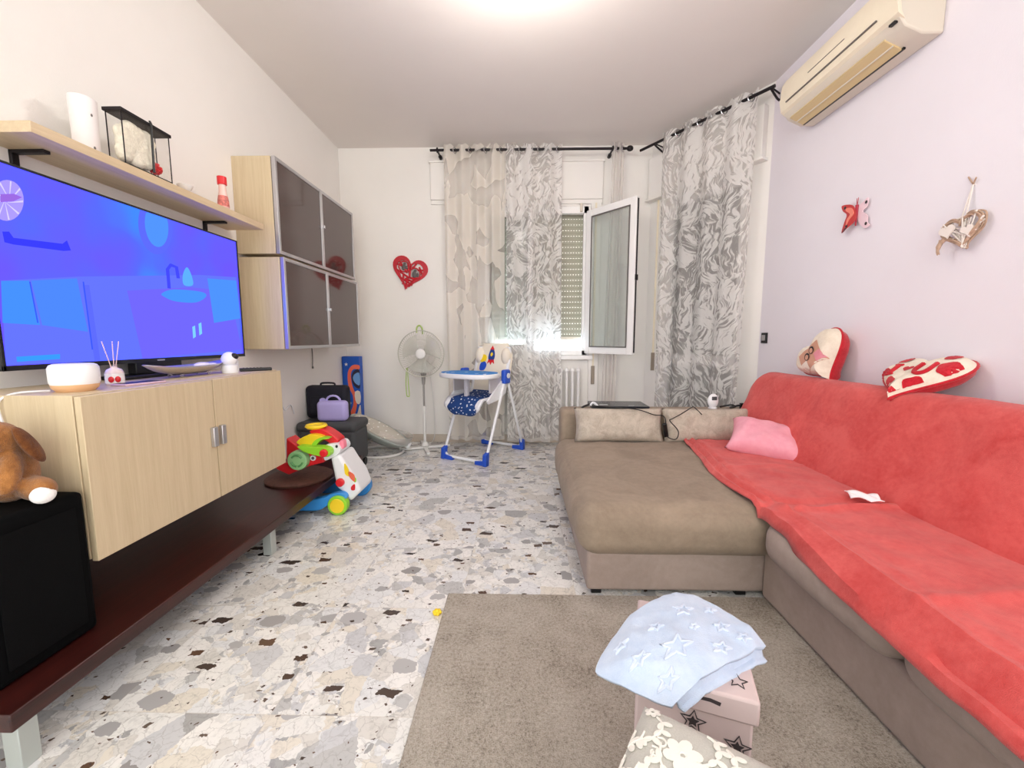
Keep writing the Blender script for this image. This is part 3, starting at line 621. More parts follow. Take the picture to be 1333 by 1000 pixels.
# little bowl and bottle
c_ = (-1.66, 2.09, SZ1); t_ = thing('small_bowl', 'tiny white footed bowl on the wall shelf beside the lantern', 'bowl', c_)
b = B(); lathe(b, [(0, 0), (0.012, 0), (0.007, 0.014), (0.022, 0.022), (0.034, 0.044), (0.032, 0.045), (0.02, 0.026), (0, 0.022)], c_, 24); obj('body', b, M['white'], t_)
c_ = (-1.65, 2.34, SZ1); t_ = thing('small_bottle', 'small pink bottle with red cap at the far end of the wall shelf', 'bottle', c_)
b = B(); lathe(b, [(0, 0), (0.025, 0), (0.028, 0.004), (0.026, 0.05), (0.019, 0.10), (0.017, 0.135), (0, 0.135)], c_, 22); bd = obj('bottle_body', b, mat('pale_pink_glass', (240, 200, 190), 0.25), t_)
b = B(); lathe(b, [(0.0285, 0.018), (0.0268, 0.05), (0.0232, 0.075)], c_, 22, cap=False); obj('label_band', b, mat('label_print', (214, 120, 110), 0.5, var=0.5, vs_=60), bd)
b = B(); lathe(b, [(0, 0.135), (0.023, 0.135), (0.023, 0.178), (0, 0.178)], c_, 22); obj('cap', b, M['redp'], t_, bevel=0.002)

# ------------------------------------------------------------ television
TX = -1.71; TY0, TY1, TZ0, TZ1 = 1.318, 2.515, 0.992, 1.684
t_ = thing('television', 'large flat television showing a blue bathroom cartoon scene', 'television', (-1.74, 1.92, 0.925))
b = B(); box(b, TX - 0.045, TX - 0.004, TY0, TY1, TZ0, TZ1); box(b, TX - 0.075, TX - 0.04, TY0 + 0.2, TY1 - 0.2, TZ0 + 0.05, TZ1 - 0.2); obj('housing', b, M['black'], t_, bevel=0.004)
b = B()
for a in ((TY0, TY1, TZ0, TZ0 + 0.018), (TY0, TY1, TZ1 - 0.008, TZ1), (TY0, TY0 + 0.009, TZ0, TZ1), (TY1 - 0.009, TY1, TZ0, TZ1)): box(b, TX - 0.004, TX + 0.003, *a)
bz = obj('bezel', b, M['black'], t_, bevel=0.001)
b = B(); box(b, TX + 0.0035, TX + 0.0045, 1.895, 1.935, TZ0 + 0.005, TZ0 + 0.011); obj('brand_mark', b, M['alu'], bz, smooth=False)
b = bx(TX - 0.004, TX - 0.001, TY0 + 0.009, TY1 - 0.009, TZ0 + 0.018, TZ1 - 0.008)
scr = obj('screen', b, M['screen'], t_, smooth=False)
b = B(); box(b, TX - 0.05, TX - 0.01, 1.80, 2.05, 0.94, 1.0); box(b, -1.80, -1.66, 1.68, 2.14, 0.926, 0.94); obj('stand', b, M['black'], t_, bevel=0.004)
EM = {}
def em(c):
    if c not in EM: EM[c] = flat_emit('tv_colour', tvc(c), TVS)
    return EM[c]
def art(name, c, pix, layer=1, smooth=0, outline=0):
    pts = [at(x, y, x=TX) for x, y in pix]
    if smooth: pts = sm_poly(pts, smooth)
    X = TX + 0.0004 * layer - 0.0008; b = B()
    if outline: tube(b, [(X, p.y, p.z) for p in pts], outline, 5); 
    else: prism(b, [(X - 0.0003, min(TY1 - 0.01, max(TY0 + 0.0095, p.y)), min(p.z, TZ1 - 0.009)) for p in pts], (0.0004, 0, 0))
    return obj(name, b, em(c), scr, smooth=False)
def S(pts): return [(x / 3.447, 200 + y / 3.448) for x, y in pts]   # from the enlarged view
art('lower_wall', (104, 120, 255), S([(5, 570), (350, 552), (900, 545), (1060, 555), (1085, 900), (28, 950)]), 1)
art('light_panel', (72, 148, 255), S([(5, 572), (130, 570), (180, 770), (12, 760)]), 2)
art('light_panel', (80, 140, 255), S([(140, 570), (345, 560), (395, 800), (190, 770)]), 2)
art('white_vanity', (116, 106, 255), S([(570, 615), (860, 600), (1030, 620), (1085, 880), (640, 920)]), 3)
art('tub_edge', (96, 110, 245), S([(370, 590), (400, 590), (450, 930), (425, 932)]), 3)
def elp(cx, cy, rx, ry, rot=0.0, n=28): return S([(cx + rx * math.cos(a) * math.cos(rot) - ry * math.sin(a) * math.sin(rot), cy + rx * math.cos(a) * math.sin(rot) + ry * math.sin(a) * math.cos(rot)) for a in [2 * PI * k / n for k in range(n)]])
art('round_mirror', (96, 110, 240), elp(697, 325, 76, 128, -0.12), 3)
art('mirror_glass', (84, 152, 255), elp(702, 322, 52, 98, -0.12), 4)
art('towel_rail', (60, 64, 214), S([(10, 350), (40, 350), (60, 378), (280, 405), (300, 390), (318, 435), (285, 437), (60, 408), (20, 398)]), 3)
art('woven_ornament', (178, 160, 235), elp(30, 210, 76, 92), 3)
for k in range(9): a_ = k * 0.7; art('ornament_twig', (226, 214, 255), S([(30 + 12 * math.cos(a_ + 2), 210 + 12 * math.sin(a_ + 2)), (30 + 72 * math.cos(a_), 210 + 88 * math.sin(a_)), (30 + 72 * math.cos(a_ + 0.1), 210 + 88 * math.sin(a_ + 0.1))]), 5)
art('ornament_band', (160, 110, 170), S([(0, 182), (60, 180), (98, 196), (60, 214), (0, 218)]), 6)
art('basin', (76, 152, 255), S([(725, 628), (780, 610), (900, 620), (925, 640), (880, 668), (790, 664), (740, 645)]), 4, 4)
art('tap', (70, 76, 225), S([(757, 605), (750, 520), (765, 500), (790, 510), (798, 560)]), 4, 0, 0.008)
art('soap_bottle', (96, 180, 255), S([(820, 545), (838, 510), (858, 545), (865, 590), (825, 590)]), 4, 4)
art('bright_towel', (80, 150, 255), S([(930, 560), (1060, 570), (1078, 740), (960, 760)]), 4)
for k in (0, 1): art('pause_bar', (130, 215, 255), S([(862 + 28 * k, 778 - 14 * k), (874 + 28 * k, 772 - 14 * k), (878 + 28 * k, 822 - 14 * k), (866 + 28 * k, 830 - 14 * k)]), 5)
art('progress_bar', (60, 160, 255), S([(72, 912), (268, 900), (268, 922), (75, 935)]), 5)
for k in (0, 1): art('wall_seam', (62, 92, 235), S([(130 + 240 * k, 575), (136 + 240 * k, 575), (172 + 245 * k, 760 + 120 * k), (166 + 245 * k, 760 + 120 * k)]), 4)

# ------------------------------------------------------------ cabinet under the television
CX1, CY0, CY1, CZ0, CZ1 = -1.36, 1.225, 2.295, 0.392, 0.925
t_ = thing('tv_cabinet', 'pale wood two-door wall unit carrying the television', 'cabinet', (XL, 1.76, CZ0))
b = bx(XL, CX1 - 0.024, CY0, CY1, CZ0, CZ1); obj('body', b, M['ash'], t_, bevel=0.002)
for a, c, hy in ((CY0 + 0.002, 1.772, 1.752), (1.777, CY1 - 0.002, 1.802)):
    b = bx(CX1 - 0.021, CX1, a, c, CZ0 - 0.006, CZ1 - 0.004); d = obj('door', b, M['ash'], t_, bevel=0.002)
    b = B(); box(b, CX1, CX1 + 0.018, hy - 0.013, hy + 0.013, 0.625, 0.712); obj('handle', b, M['alu'], d, bevel=0.003)
b = B(); ell(b, (-1.61, CY0, 0.83), (0.005, 0.002, 0.005), seg=8, rings=6); obj('screw_cap', b, M['grey'], t_)

# on the cabinet
def on_cab(px, py): p = at(px, py, z=CZ1); return p
TOP = CZ1
c_ = (-1.50, 1.345, TOP); t_ = thing('round_speaker', 'round white speaker', 'speaker', c_)
t_['label'] = 'round white speaker box with wooden foot at the left of the cabinet top'
b = B(); lathe(b, [(0, 0.024), (0.059, 0.024), (0.062, 0.032), (0.062, 0.078), (0.057, 0.088), (0.049, 0.092), (0, 0.093)], c_, 44); obj('shell', b, M['whiteplastic'], t_)
b = B(); lathe(b, [(0, 0), (0.046, 0), (0.057, 0.012), (0.060, 0.024), (0, 0.024)], c_, 44); obj('wooden_foot', b, M['peach'], t_)
b = B(); tube(b, [(-1.55, 1.31, TOP + 0.004), (-1.59, 1.25, TOP + 0.004), (-1.605, 1.215, TOP - 0.02), (-1.60, 1.215, 0.84), (-1.585, 1.212, 0.76), (-1.60, 1.21, 0.66)], 0.0035, 6, smooth=6); obj('power_cable', b, M['whiteplastic'], t_)
c_ = (-1.56, 1.54, TOP); t_ = thing('reed_diffuser', 'reed diffuser with berry label standing behind the phone', 'diffuser', c_)
b = B(); lathe(b, [(0, 0), (0.026, 0), (0.028, 0.005), (0.028, 0.045), (0.022, 0.058), (0.010, 0.064), (0.010, 0.07), (0, 0.07)], c_, 24); bd = obj('jar', b, mat('frosted_jar', (232, 214, 214), 0.2), t_)
b = B(); lathe(b, [(0.0286, 0.006), (0.0286, 0.043)], c_, 24, cap=False); obj('label_band', b, M['white'], bd)
b = B()
for da in (-0.38, 0.30): ell(b, (c_[0] + 0.0275 * math.cos(-0.78 + da), c_[1] + 0.0275 * math.sin(-0.78 + da), TOP + 0.021), (0.009, 0.009, 0.012), seg=12, rings=8)
obj('berry_print', b, M['redp'], bd)
for a_, bb_ in ((-0.036, 0.0), (0.0, 0.004), (0.034, -0.004)):
    b = B(); cyl(b, (c_[0], c_[1], TOP + 0.03), (c_[0] + bb_, c_[1] + a_, TOP + 0.165), 0.0016, seg=6); obj('reed', b, mat('reed', (232, 200, 190), 0.7), t_)
t_ = thing('smartphone', 'smartphone lying flat on the cabinet before the diffuser', 'phone', (-1.475, 1.54, TOP))
MP = Matrix.Translation((-1.475, 1.55, TOP)) @ Matrix.Rotation(-0.15, 4, 'Z')
b = B(); box(b, -0.035, 0.035, -0.075, 0.075, 0, 0.008, MP); obj('body', b, mat('phone_pink_case', (224, 190, 206), 0.4), t_, bevel=0.003)
b = B(); box(b, -0.031, 0.031, -0.070, 0.070, 0.008, 0.0088, MP); obj('screen', b, M['black'], t_, smooth=False)
# silver boat tray
tc = Vector((-1.56, 1.90, TOP)); t_ = thing('metal_dish', 'long hammered silver boat-shaped dish on curled feet before the television', 'dish', tc)
def dish(u, v):
    a = 2 * PI * u; r = v; x = 0.062 * r * math.cos(a); y = 0.235 * r * math.sin(a); z = 0.014 + 0.035 * r ** 3 + 0.016 * (abs(math.sin(a)) ** 3) * r ** 4
    return (tc.x + x, tc.y + y, TOP + z)
b = B(); grid(b, 48, 10, dish, closeu=True); obj('bowl', b, M['metaltray'], t_, solid=0.003)
for k, (dx, dy) in enumerate(((0.03, -0.08), (0.03, 0.08), (-0.03, -0.08), (-0.03, 0.08))):
    b = B(); tube(b, [(tc.x + dx, tc.y + dy + 0.014 * math.cos(s * 0.9) * (1 - s / 9), TOP + 0.009 + 0.006 * math.sin(s * 0.9)) for s in range(8)], 0.002, 5); obj('foot', b, M['chrome'], t_)
b = B(); ell(b, (tc.x, tc.y + 0.08, TOP + 0.046), (0.03, 0.04, 0.015)); ell(b, (tc.x + 0.01, tc.y + 0.13, TOP + 0.045), (0.02, 0.03, 0.01))
tag(obj('paper_tissue', b, mat('tissue_white', (240, 232, 240), 0.9, bump=0.6, bs=60)), 'crumpled white tissue lying inside the silver dish', 'tissue')
c_ = (-1.50, 2.085, TOP); t_ = thing('security_camera', 'small white pan camera with black lens on the cabinet', 'camera', c_)
b = B(); lathe(b, [(0, 0), (0.036, 0), (0.037, 0.02), (0.033, 0.04), (0, 0.042)], c_, 30); obj('base', b, M['whiteplastic'], t_)
b = B(); ell(b, (c_[0], c_[1], TOP + 0.070), (0.036, 0.036, 0.038)); hd = obj('head', b, M['whiteplastic'], t_)
b = B(); ell(b, (c_[0] + 0.022, c_[1] + 0.004, TOP + 0.084), (0.020, 0.022, 0.018)); obj('lens', b, M['black'], hd)
c_ = (-1.60, 2.255, TOP); b = B(); lathe(b, [(0, 0), (0.024, 0), (0.024, 0.05), (0.02, 0.053), (0, 0.053)], c_, 24)
tag(placed(obj('white_pot', b, M['whiteplastic']), c_), 'small white cylinder pot beneath the right end of the television', 'pot')
t_ = thing('remote_control', 'black remote control at the right end of the cabinet top', 'remote control', (-1.45, 2.215, TOP))
MP = Matrix.Translation((-1.45, 2.215, TOP)) @ Matrix.Rotation(-0.9, 4, 'Z')
b = B(); box(b, -0.02, 0.02, -0.075, 0.075, 0, 0.017, MP); obj('body', b, M['black'], t_, bevel=0.004)
b = B()
for i in range(6):
    for j in range(3): box(b, -0.013 + j * 0.010, -0.007 + j * 0.010, -0.06 + i * 0.016, -0.052 + i * 0.016, 0.017, 0.019, MP)
obj('buttons', b, M['grey'], t_, smooth=False)

# ------------------------------------------------------------ low bench
t_ = thing('low_bench', 'long low dark brown wooden bench on silver legs', 'bench', (-1.54, 2.0, 0))
b = bx(-1.81, -1.25, 0.885, 3.15, 0.132, 0.18); obj('bench_top', b, M['wenge'], t_, bevel=0.004)
for y in (0.93, 1.985, 3.08):
    for x in (-1.29, -1.77):
        b = bx(x - 0.022, x + 0.022, y - 0.022, y + 0.022, 0, 0.132); obj('leg', b, M['silver'], t_, bevel=0.002)

# black box and plush on the near end of the bench
t_ = thing('speaker_box', 'black cube box standing on the near end of the bench', 'box', (-1.58, 1.07, 0.18))
b = bx(-1.80, -1.355, 0.93, 1.205, 0.18, 0.632); obj('body', b, M['blackm'], t_, bevel=0.018, bseg=4)
b = B(); box(b, -1.354, -1.350, 0.97, 1.17, 0.22, 0.59); obj('front_grille', b, mat('speaker_cloth', (10, 10, 11), 0.95, bump=0.6, bs=500, spec=0.1), t_, bevel=0.002)
t_ = thing('plush_dog', 'brown plush dog with white paws sitting on the black box', 'plush toy', (-1.475, 1.105, 0.632))
c = Vector((-1.53, 1.085, 0.632))
b = B()
c = Vector((-1.475, 1.105, 0.632)); PS = 1.0; PR = Matrix.Rotation(-1.05, 3, 'Z')
def e3(b, off, r, rot=None): ell(b, c + PR @ (Vector(off) * PS), tuple(a * PS for a in r), rot=PR @ (rot or Matrix.Identity(3)))
Rz = lambda a: Matrix.Rotation(a, 3, 'Z'); Ry = lambda a: Matrix.Rotation(a, 3, 'Y'); Rx = lambda a: Matrix.Rotation(a, 3, 'X')
e3(b, (-0.02, 0.0, 0.08), (0.062, 0.066, 0.085)); e3(b, (0.0, -0.01, 0.185), (0.055, 0.058, 0.052)); e3(b, (0.048, -0.01, 0.172), (0.034, 0.032, 0.026))
e3(b, (0.025, 0.072, 0.038), (0.062, 0.034, 0.036), Rz(0.9)); e3(b, (0.05, -0.062, 0.04), (0.062, 0.034, 0.036), Rz(-0.4))
e3(b, (0.045, 0.03, 0.095), (0.026, 0.026, 0.066), Ry(-0.5)); e3(b, (0.045, -0.05, 0.095), (0.026, 0.026, 0.066), Ry(-0.5))
obj('body', b, M['plush'], t_, remesh=0.007)
for s in (1, -1):
    b = B(); e3(b, (0.01, s * 0.068 - 0.005, 0.165), (0.030, 0.014, 0.06), Rx(s * 0.45)); obj('ear', b, fleece('dark_plush', (84, 44, 20), (130, 80, 40), 9, 300, 0.8), t_)
    b = B(); e3(b, (0.098 if s < 0 else 0.062, s * 0.084 if s < 0 else 0.098, 0.026), (0.018, 0.027, 0.025), Rz(0.0 if s < 0 else 0.5)); obj('paw', b, M['plushw'], t_)
    b = B(); e3(b, (0.048, s * 0.022 - 0.01, 0.202), (0.006, 0.006, 0.007)); obj('eye', b, M['black'], t_)
b = B(); e3(b, (0.075, -0.01, 0.165), (0.018, 0.026, 0.018)); mz = obj('muzzle', b, M['plushw'], t_)
b = B(); e3(b, (0.093, -0.01, 0.175), (0.007, 0.010, 0.007)); obj('nose', b, M['black'], mz)

# woven round mat on the bench
b = B(); lathe(b, [(0, 0), (0.20, 0), (0.205, 0.012), (0.19, 0.022), (0.0, 0.024)], (-1.47, 2.62, 0.18), 40)
tag(placed(obj('woven_mat', b, M['wickerd']), (-1.47, 2.62, 0.18)), 'round dark brown woven mat under the baby walker on the bench', 'mat')

# ------------------------------------------------------------ baby walker toy
wy = 2.50
t_ = thing('baby_walker', 'colourful baby walker toy with steering wheel leaning over the bench end', 'baby walker', (-1.2, 2.6, 0))
def Q(px, py, y=wy): px = 350 + px * 0.15; py = 530 + py * 0.15; return at(px, py, y=y)
def slab(name, pix, d, m, y=wy, k=4, par=None, bevel=0.008):
    pts = [Q(x, z, y) for x, z in pix]
    if k: pts = sm_poly(pts, k)
    b = B(); prism(b, pts, (0, d, 0)); return obj(name, b, m, par or t_, bevel=bevel, bseg=3)
pn = slab('front_panel', [(530, 440), (610, 410), (665, 500), (740, 600), (795, 735), (705, 825), (640, 740), (585, 705), (560, 580)], 0.22, M['whiteplastic'], k=0, bevel=0.02)
for pts_, m_ in (([(655, 490), (690, 540), (700, 600), (660, 580)], M['yellow']), ([(690, 560), (740, 590), (745, 650), (700, 610)], M['orange']), ([(715, 690), (745, 670), (745, 720), (715, 720)], M['redp']), ([(735, 610), (755, 620), (755, 650), (738, 650)], M['green'])):
    slab('sticker', pts_, 0.003, m_, y=wy - 0.004, k=3, par=pn, bevel=0)
slab('head', [(470, 350), (520, 325), (590, 325), (620, 375), (590, 420), (530, 450), (480, 460)], 0.16, M['whiteplastic'], k=4, bevel=0.02)
slab('ear', [(610, 300), (640, 295), (650, 355), (620, 362)], 0.05, M['pinkp'], y=wy + 0.02)
b = B(); p = Q(588, 342, wy - 0.006); ell(b, p, (0.008, 0.006, 0.010), seg=10, rings=8); obj('eye', b, M['black'], t_)
slab('green_arm', [(250, 340), (350, 345), (480, 350), (530, 380), (520, 430), (450, 430), (330, 400), (270, 370)], 0.06, M['green'], y=wy - 0.05)
slab('yellow_hood', [(240, 300), (330, 245), (400, 240), (470, 265), (440, 300), (370, 345), (280, 335)], 0.12, M['yellow'], y=wy)
slab('lime_strap', [(370, 330), (400, 290), (460, 265), (520, 275), (450, 290), (400, 340)], 0.05, M['green'], y=wy - 0.015)
slab('red_column', [(350, 215), (400, 190), (470, 195), (560, 250), (605, 300), (540, 320), (430, 255), (390, 245)], 0.10, M['redp'], y=wy + 0.04)
slab('red_side', [(60, 540), (60, 520), (150, 480), (150, 270), (230, 330), (290, 380), (470, 430), (480, 480), (330, 520), (170, 590)], 0.11, M['redp'], y=wy + 0.02, k=0, bevel=0.015)
p = Q(412, 165, wy + 0.08); b = B(); lathe(b, [(0, -0.012), (0.055, -0.012), (0.068, 0), (0.062, 0.012), (0.045, 0.012), (0.04, 0.004), (0, 0.004)], p, 32, Mx=None); obj('steering_wheel', b, M['yellow'], t_)
def disc(name, c, r, th, m, par=None, rim=0.0):
    b = B(); cyl(b, c, Vector(c) + Vector((0, th, 0)), r, seg=32); return obj(name, b, m, par or t_, bevel=min(0.006, th * 0.3), bseg=2)
g1 = disc('green_dial', Q(242, 468, wy - 0.03), 0.062, 0.05, M['mint'])
b = B()
cc = Q(242, 468, wy - 0.034)
for a0, a1 in ((0.5, 2.6), (3.4, 4.6), (4.9, 6.0)): tube(b, [cc + Vector((0.036 * math.cos(a0 + (a1 - a0) * k / 8), 0, 0.036 * math.sin(a0 + (a1 - a0) * k / 8))) for k in range(9)], 0.006, 6)
obj('dial_relief', b, mat('dial_green', (96, 160, 96), 0.4), g1)
disc('red_button', Q(468, 405, wy - 0.07), 0.024, 0.03, M['redp']); disc('red_button', Q(610, 662, wy - 0.022), 0.026, 0.03, M['redp'])
g2 = disc('speaker_button', Q(380, 445, wy + 0.008), 0.018, 0.012, M['whiteplastic']); disc('button_centre', Q(380, 445, wy + 0.005), 0.010, 0.006, M['charcoal'], g2)
wc = at(438.5, 656, y=2.44); 
def wheel(c, r, th, m1, m2):
    w_ = disc('wheel', c, r, th, m1); disc('hub_cap', Vector(c) + Vector((0, -0.006, 0)), r * 0.74, 0.014, m2, w_); return w_
c1 = Vector((wc.x, 2.44, 0.062)); wheel(c1, 0.062, 0.05, M['green'], M['yellow'])
c2 = Vector((at(471, 632, y=2.8).x, 2.76, 0.075)); wheel(c2, 0.075, 0.05, M['bluetoy'], M['bluetoy'])
wheel(Vector((-1.50, 2.46, 0.045)), 0.045, 0.04, M['bluetoy'], M['yellow']); wheel(Vector((-1.50, 2.78, 0.045)), 0.045, 0.04, M['bluetoy'], M['yellow'])
for y in (2.46, 2.76):
    b = B(); prism(b, sm_poly([(c1.x + 0.05, y, 0.10), (c1.x + 0.03, y, 0.135), (c1.x - 0.04, y, 0.13), (c1.x - 0.12, y, 0.10), (-1.52, y, 0.07), (-1.53, y, 0.03), (-1.30, y, 0.02), (c1.x - 0.08, y, 0.05), (c1.x - 0.02, y, 0.09)], 4), (0, 0.05, 0)); obj('side_rail', b, M['bluetoy'], t_, bevel=0.006)

# ------------------------------------------------------------ corner things
t_ = thing('plastic_chest', 'charcoal plastic chest on black casters beyond the bench', 'chest', (-1.54, 3.37, 0))
b = bx(-1.81, -1.34, 3.22, 3.52, 0.07, 0.36); obj('tub', b, M['charcoal'], t_, bevel=0.03, bseg=4)
b = bx(-1.82, -1.33, 3.21, 3.53, 0.345, 0.425); obj('lid', b, M['charcoal'], t_, bevel=0.035, bseg=5)
for x in (-1.37, -1.76):
    for y in (3.26, 3.48):
        b = B(); cyl(b, (x - 0.015, y, 0.035), (x + 0.015, y, 0.035), 0.035); cyl(b, (x, y, 0.04), (x, y, 0.08), 0.012); obj('caster', b, M['black'], t_)
t_ = thing('travel_bag', 'dark navy fabric travel bag upright on the charcoal chest', 'bag', (-1.66, 3.44, 0.425))
b = bx(-1.825, -1.47, 3.40, 3.51, 0.425, 0.705); obj('body', b, M['navy'], t_, bevel=0.035, bseg=5)
b = bx(-1.77, -1.54, 3.375, 3.405, 0.46, 0.62); obj('front_pocket', b, M['navy'], t_, bevel=0.014, bseg=3)
b = B(); tube(b, [(-1.71, 3.46, 0.70), (-1.70, 3.46, 0.722), (-1.60, 3.46, 0.722), (-1.59, 3.46, 0.70)], 0.008, smooth=4); obj('handle', b, M['navy'], t_)
t_ = thing('toy_case', 'small lilac hard case with looped handle on the charcoal chest', 'case', (-1.54, 3.31, 0.425))
MC = Matrix.Translation((-1.54, 3.31, 0.425)) @ Matrix.Rotation(0.10, 4, 'Z')
b = B(); box(b, -0.125, 0.115, -0.045, 0.045, 0, 0.17, MC); obj('shell', b, M['lilac'], t_, bevel=0.035, bseg=5)
b = B(); tube(b, [MC @ Vector((0.055 * math.cos(a), 0, 0.165 + 0.045 * math.sin(a))) for a in [PI * k / 8 for k in range(9)]], 0.009); obj('handle', b, M['lilac'], t_)
b = B(); cyl(b, MC @ Vector((-0.085, -0.01, 0.17)), MC @ Vector((-0.085, 0.01, 0.17)), 0.022); obj('clasp', b, M['lilac'], t_)

# printed blue board
t_ = thing('printed_box', 'tall blue printed carton with coral swirls in the room corner', 'carton', (-1.71, 4.2, 0))
MBX = Matrix.Translation((-1.735, 4.20, 0)) @ Matrix.Rotation(0.0, 4, 'Z')
b = B(); box(b, -0.09, 0.09, -0.05, 0.04, 0, 0.92, MBX); bo = obj('carton_body', b, M['boardblue'], t_, bevel=0.006)
def bprint(name, pts, m, lay=1, k=4):
    pp = [MBX @ Vector((x, -0.0505 - 0.001 * lay, z)) for x, z in pts]
    if k: pp = sm_poly(pp, k)
    b = B(); prism(b, pp, (0, 0.001, 0)); obj(name, b, m, bo, smooth=False)
bprint('coral_swirl', [(0.088, 0.83), (0.02, 0.83), (-0.03, 0.76), (-0.03, 0.62), (0.01, 0.52), (0.01, 0.42), (-0.02, 0.34), (0.01, 0.3), (0.045, 0.40), (0.05, 0.5), (0.01, 0.62), (0.0, 0.74), (0.03, 0.79), (0.088, 0.79)], M['orange'], 1)
bprint('dark_ring', [(0.088, 0.78), (0.03, 0.77), (0.005, 0.70), (0.03, 0.62), (0.088, 0.60)], mat('print_navy', (40, 34, 60), 0.5), 2)
bprint('pale_blue_patch', [(0.088, 0.75), (0.04, 0.74), (0.02, 0.70), (0.04, 0.65), (0.088, 0.63)], mat('print_pale_blue', (110, 160, 220), 0.5), 3)
bprint('white_block', [(0.088, 0.56), (0.035, 0.56), (0.035, 0.47), (0.06, 0.43), (0.088, 0.45)], mat('print_white', (236, 226, 214), 0.5), 2, 2)
bprint('cream_trail', [(0.088, 0.42), (0.065, 0.38), (0.04, 0.28), (0.03, 0.18), (0.088, 0.18)], mat('print_cream', (230, 214, 196), 0.5), 2, 2)
bprint('small_star', [(-0.045 + x * 0.02, 0.84 + z * 0.02) for x, z in star2d()], M['whiteplastic'], 1, 0)
bprint('pale_arrow', [(-0.07, 0.45), (-0.04, 0.46), (-0.04, 0.48), (-0.005, 0.44), (-0.04, 0.40), (-0.04, 0.42), (-0.07, 0.42)], mat('print_grey_blue', (180, 190, 214), 0.5), 1, 0)

# ------------------------------------------------------------ baby bouncer
bc = Vector((-1.37, 3.84, 0)); t_ = thing('baby_bouncer', 'grey baby bouncer seat with polka dot liner on a ring base', 'baby bouncer', bc)
b = B(); tube(b, [(bc.x + 0.235 * math.cos(a), bc.y + 0.20 * math.sin(a), 0.014) for a in [2 * PI * k / 32 for k in range(32)]], 0.012, 8, closed=True); obj('ring_base', b, M['fanw'], t_)
MBo = Matrix.Translation(bc + Vector((0.02, 0, 0.225))) @ Matrix.Rotation(0.50, 4, 'Y')
def shell(rx, ry, dp, off=0.0):
    def fn(u, v):
        a = 2 * PI * u; r = v; egg = 1 + 0.12 * math.cos(a)
        return (rx * r * math.cos(a), ry * r * math.sin(a) / egg, -dp * (1 - r ** 2.4) + off + 0.01 * math.sin(3 * a) * r * (1 - r))
    return fn
b = B(); grid(b, 40, 12, shell(0.30, 0.20, 0.11), MBo, closeu=True); obj('shell', b, M['greyshell'], t_, solid=0.006)
b = B(); grid(b, 40, 12, shell(0.275, 0.18, 0.07, 0.012), MBo, closeu=True); obj('liner', b, M['beigedot'], t_, solid=0.012)
b = B(); pillow(b, 0.20, 0.17, 0.05, MBo @ Matrix.Translation((0.10, 0, -0.03)), 14); obj('seat_cushion', b, fleece('pale_print_pad', (214, 206, 194), (240, 232, 222), 40, 400, 0.3), t_)
b = B(); tube(b, [MBo @ Vector((0.30 * math.cos(a), 0.20 * math.sin(a), 0.006)) for a in [2 * PI * k / 40 for k in range(40)]], 0.010, 8, closed=True); obj('rim', b, M['greyshell'], t_)
b = B(); grid(b, 24, 8, lambda u, v: tuple(MBo @ Vector((0.06 + 0.25 * math.cos(PI * (u - 0.5)), 0.19 * math.sin(PI * (u - 0.5)), 0.01 + 0.09 * v * math.cos(PI * (u - 0.5))))) ); obj('mesh_side', b, M['mesh'], t_)
b = B(); box(b, 0.285, 0.325, -0.03, 0.03, -0.02, 0.03, MBo); obj('foot_clip', b, M['whiteplastic'], t_, bevel=0.006)
for s in (1, -1):
    b = B(); tube(b, [bc + Vector((-0.2, s * 0.12, 0.014)), bc + Vector((-0.12, s * 0.15, 0.10)), bc + Vector((0.0, s * 0.15, 0.18))], 0.009, smooth=4); obj('support_leg', b, M['fang'], t_)

# ------------------------------------------------------------ fan
fx, fy = -0.96, 4.02; hz = 0.955; FRr = 0.222
t_ = thing('pedestal_fan', 'white pedestal fan with round wire grille by the back wall', 'fan', (fx, fy, 0))
b = B()
for a in (0.35, 0.35 + PI / 2): box(b, -0.25, 0.25, -0.018, 0.018, 0.004, 0.026, Matrix.Translation((fx, fy, 0)) @ Matrix.Rotation(a, 4, 'Z'))
lathe(b, [(0, 0.0), (0.04, 0.026), (0.022, 0.06), (0, 0.06)], (fx, fy, 0.01)); obj('cross_base', b, M['fanw'], t_, bevel=0.004)
b = B(); cyl(b, (fx, fy, 0.04), (fx, fy, 0.42), 0.014); cyl(b, (fx, fy, 0.39), (fx, fy, 0.435), 0.02); obj('outer_pole', b, M['fanw'], t_)
b = B(); cyl(b, (fx, fy, 0.42), (fx, fy, 0.70), 0.010); obj('inner_pole', b, M['fang'], t_)
b = B(); lathe(b, [(0, 0), (0.014, 0), (0.022, 0.09), (0.03, 0.11), (0, 0.12)], (fx, fy, 0.65)); obj('control_head', b, M['fang'], t_)
b = B(); tube(b, [(fx, fy - 0.03, hz), (fx, fy + 0.06, hz), (fx, fy + 0.16, hz)], lambda t: 0.062 - 0.03 * t * t, 20); cyl(b, (fx, fy + 0.04, 0.76), (fx, fy + 0.04, hz), 0.022); obj('motor', b, M['fanw'], t_)
for k in range(3):
    a0 = 2 * PI * k / 3 + 0.5; b = B()
    def bl(u, v, a0=a0):
        r = 0.04 + 0.15 * u; a = a0 + (v - 0.5) * (1.1 + 0.5 * u); return (fx + r * math.cos(a), fy - 0.055 + 0.028 * (v - 0.5), hz + r * math.sin(a))
    grid(b, 8, 8, bl); obj('blade', b, M['blade'], t_, solid=0.002)
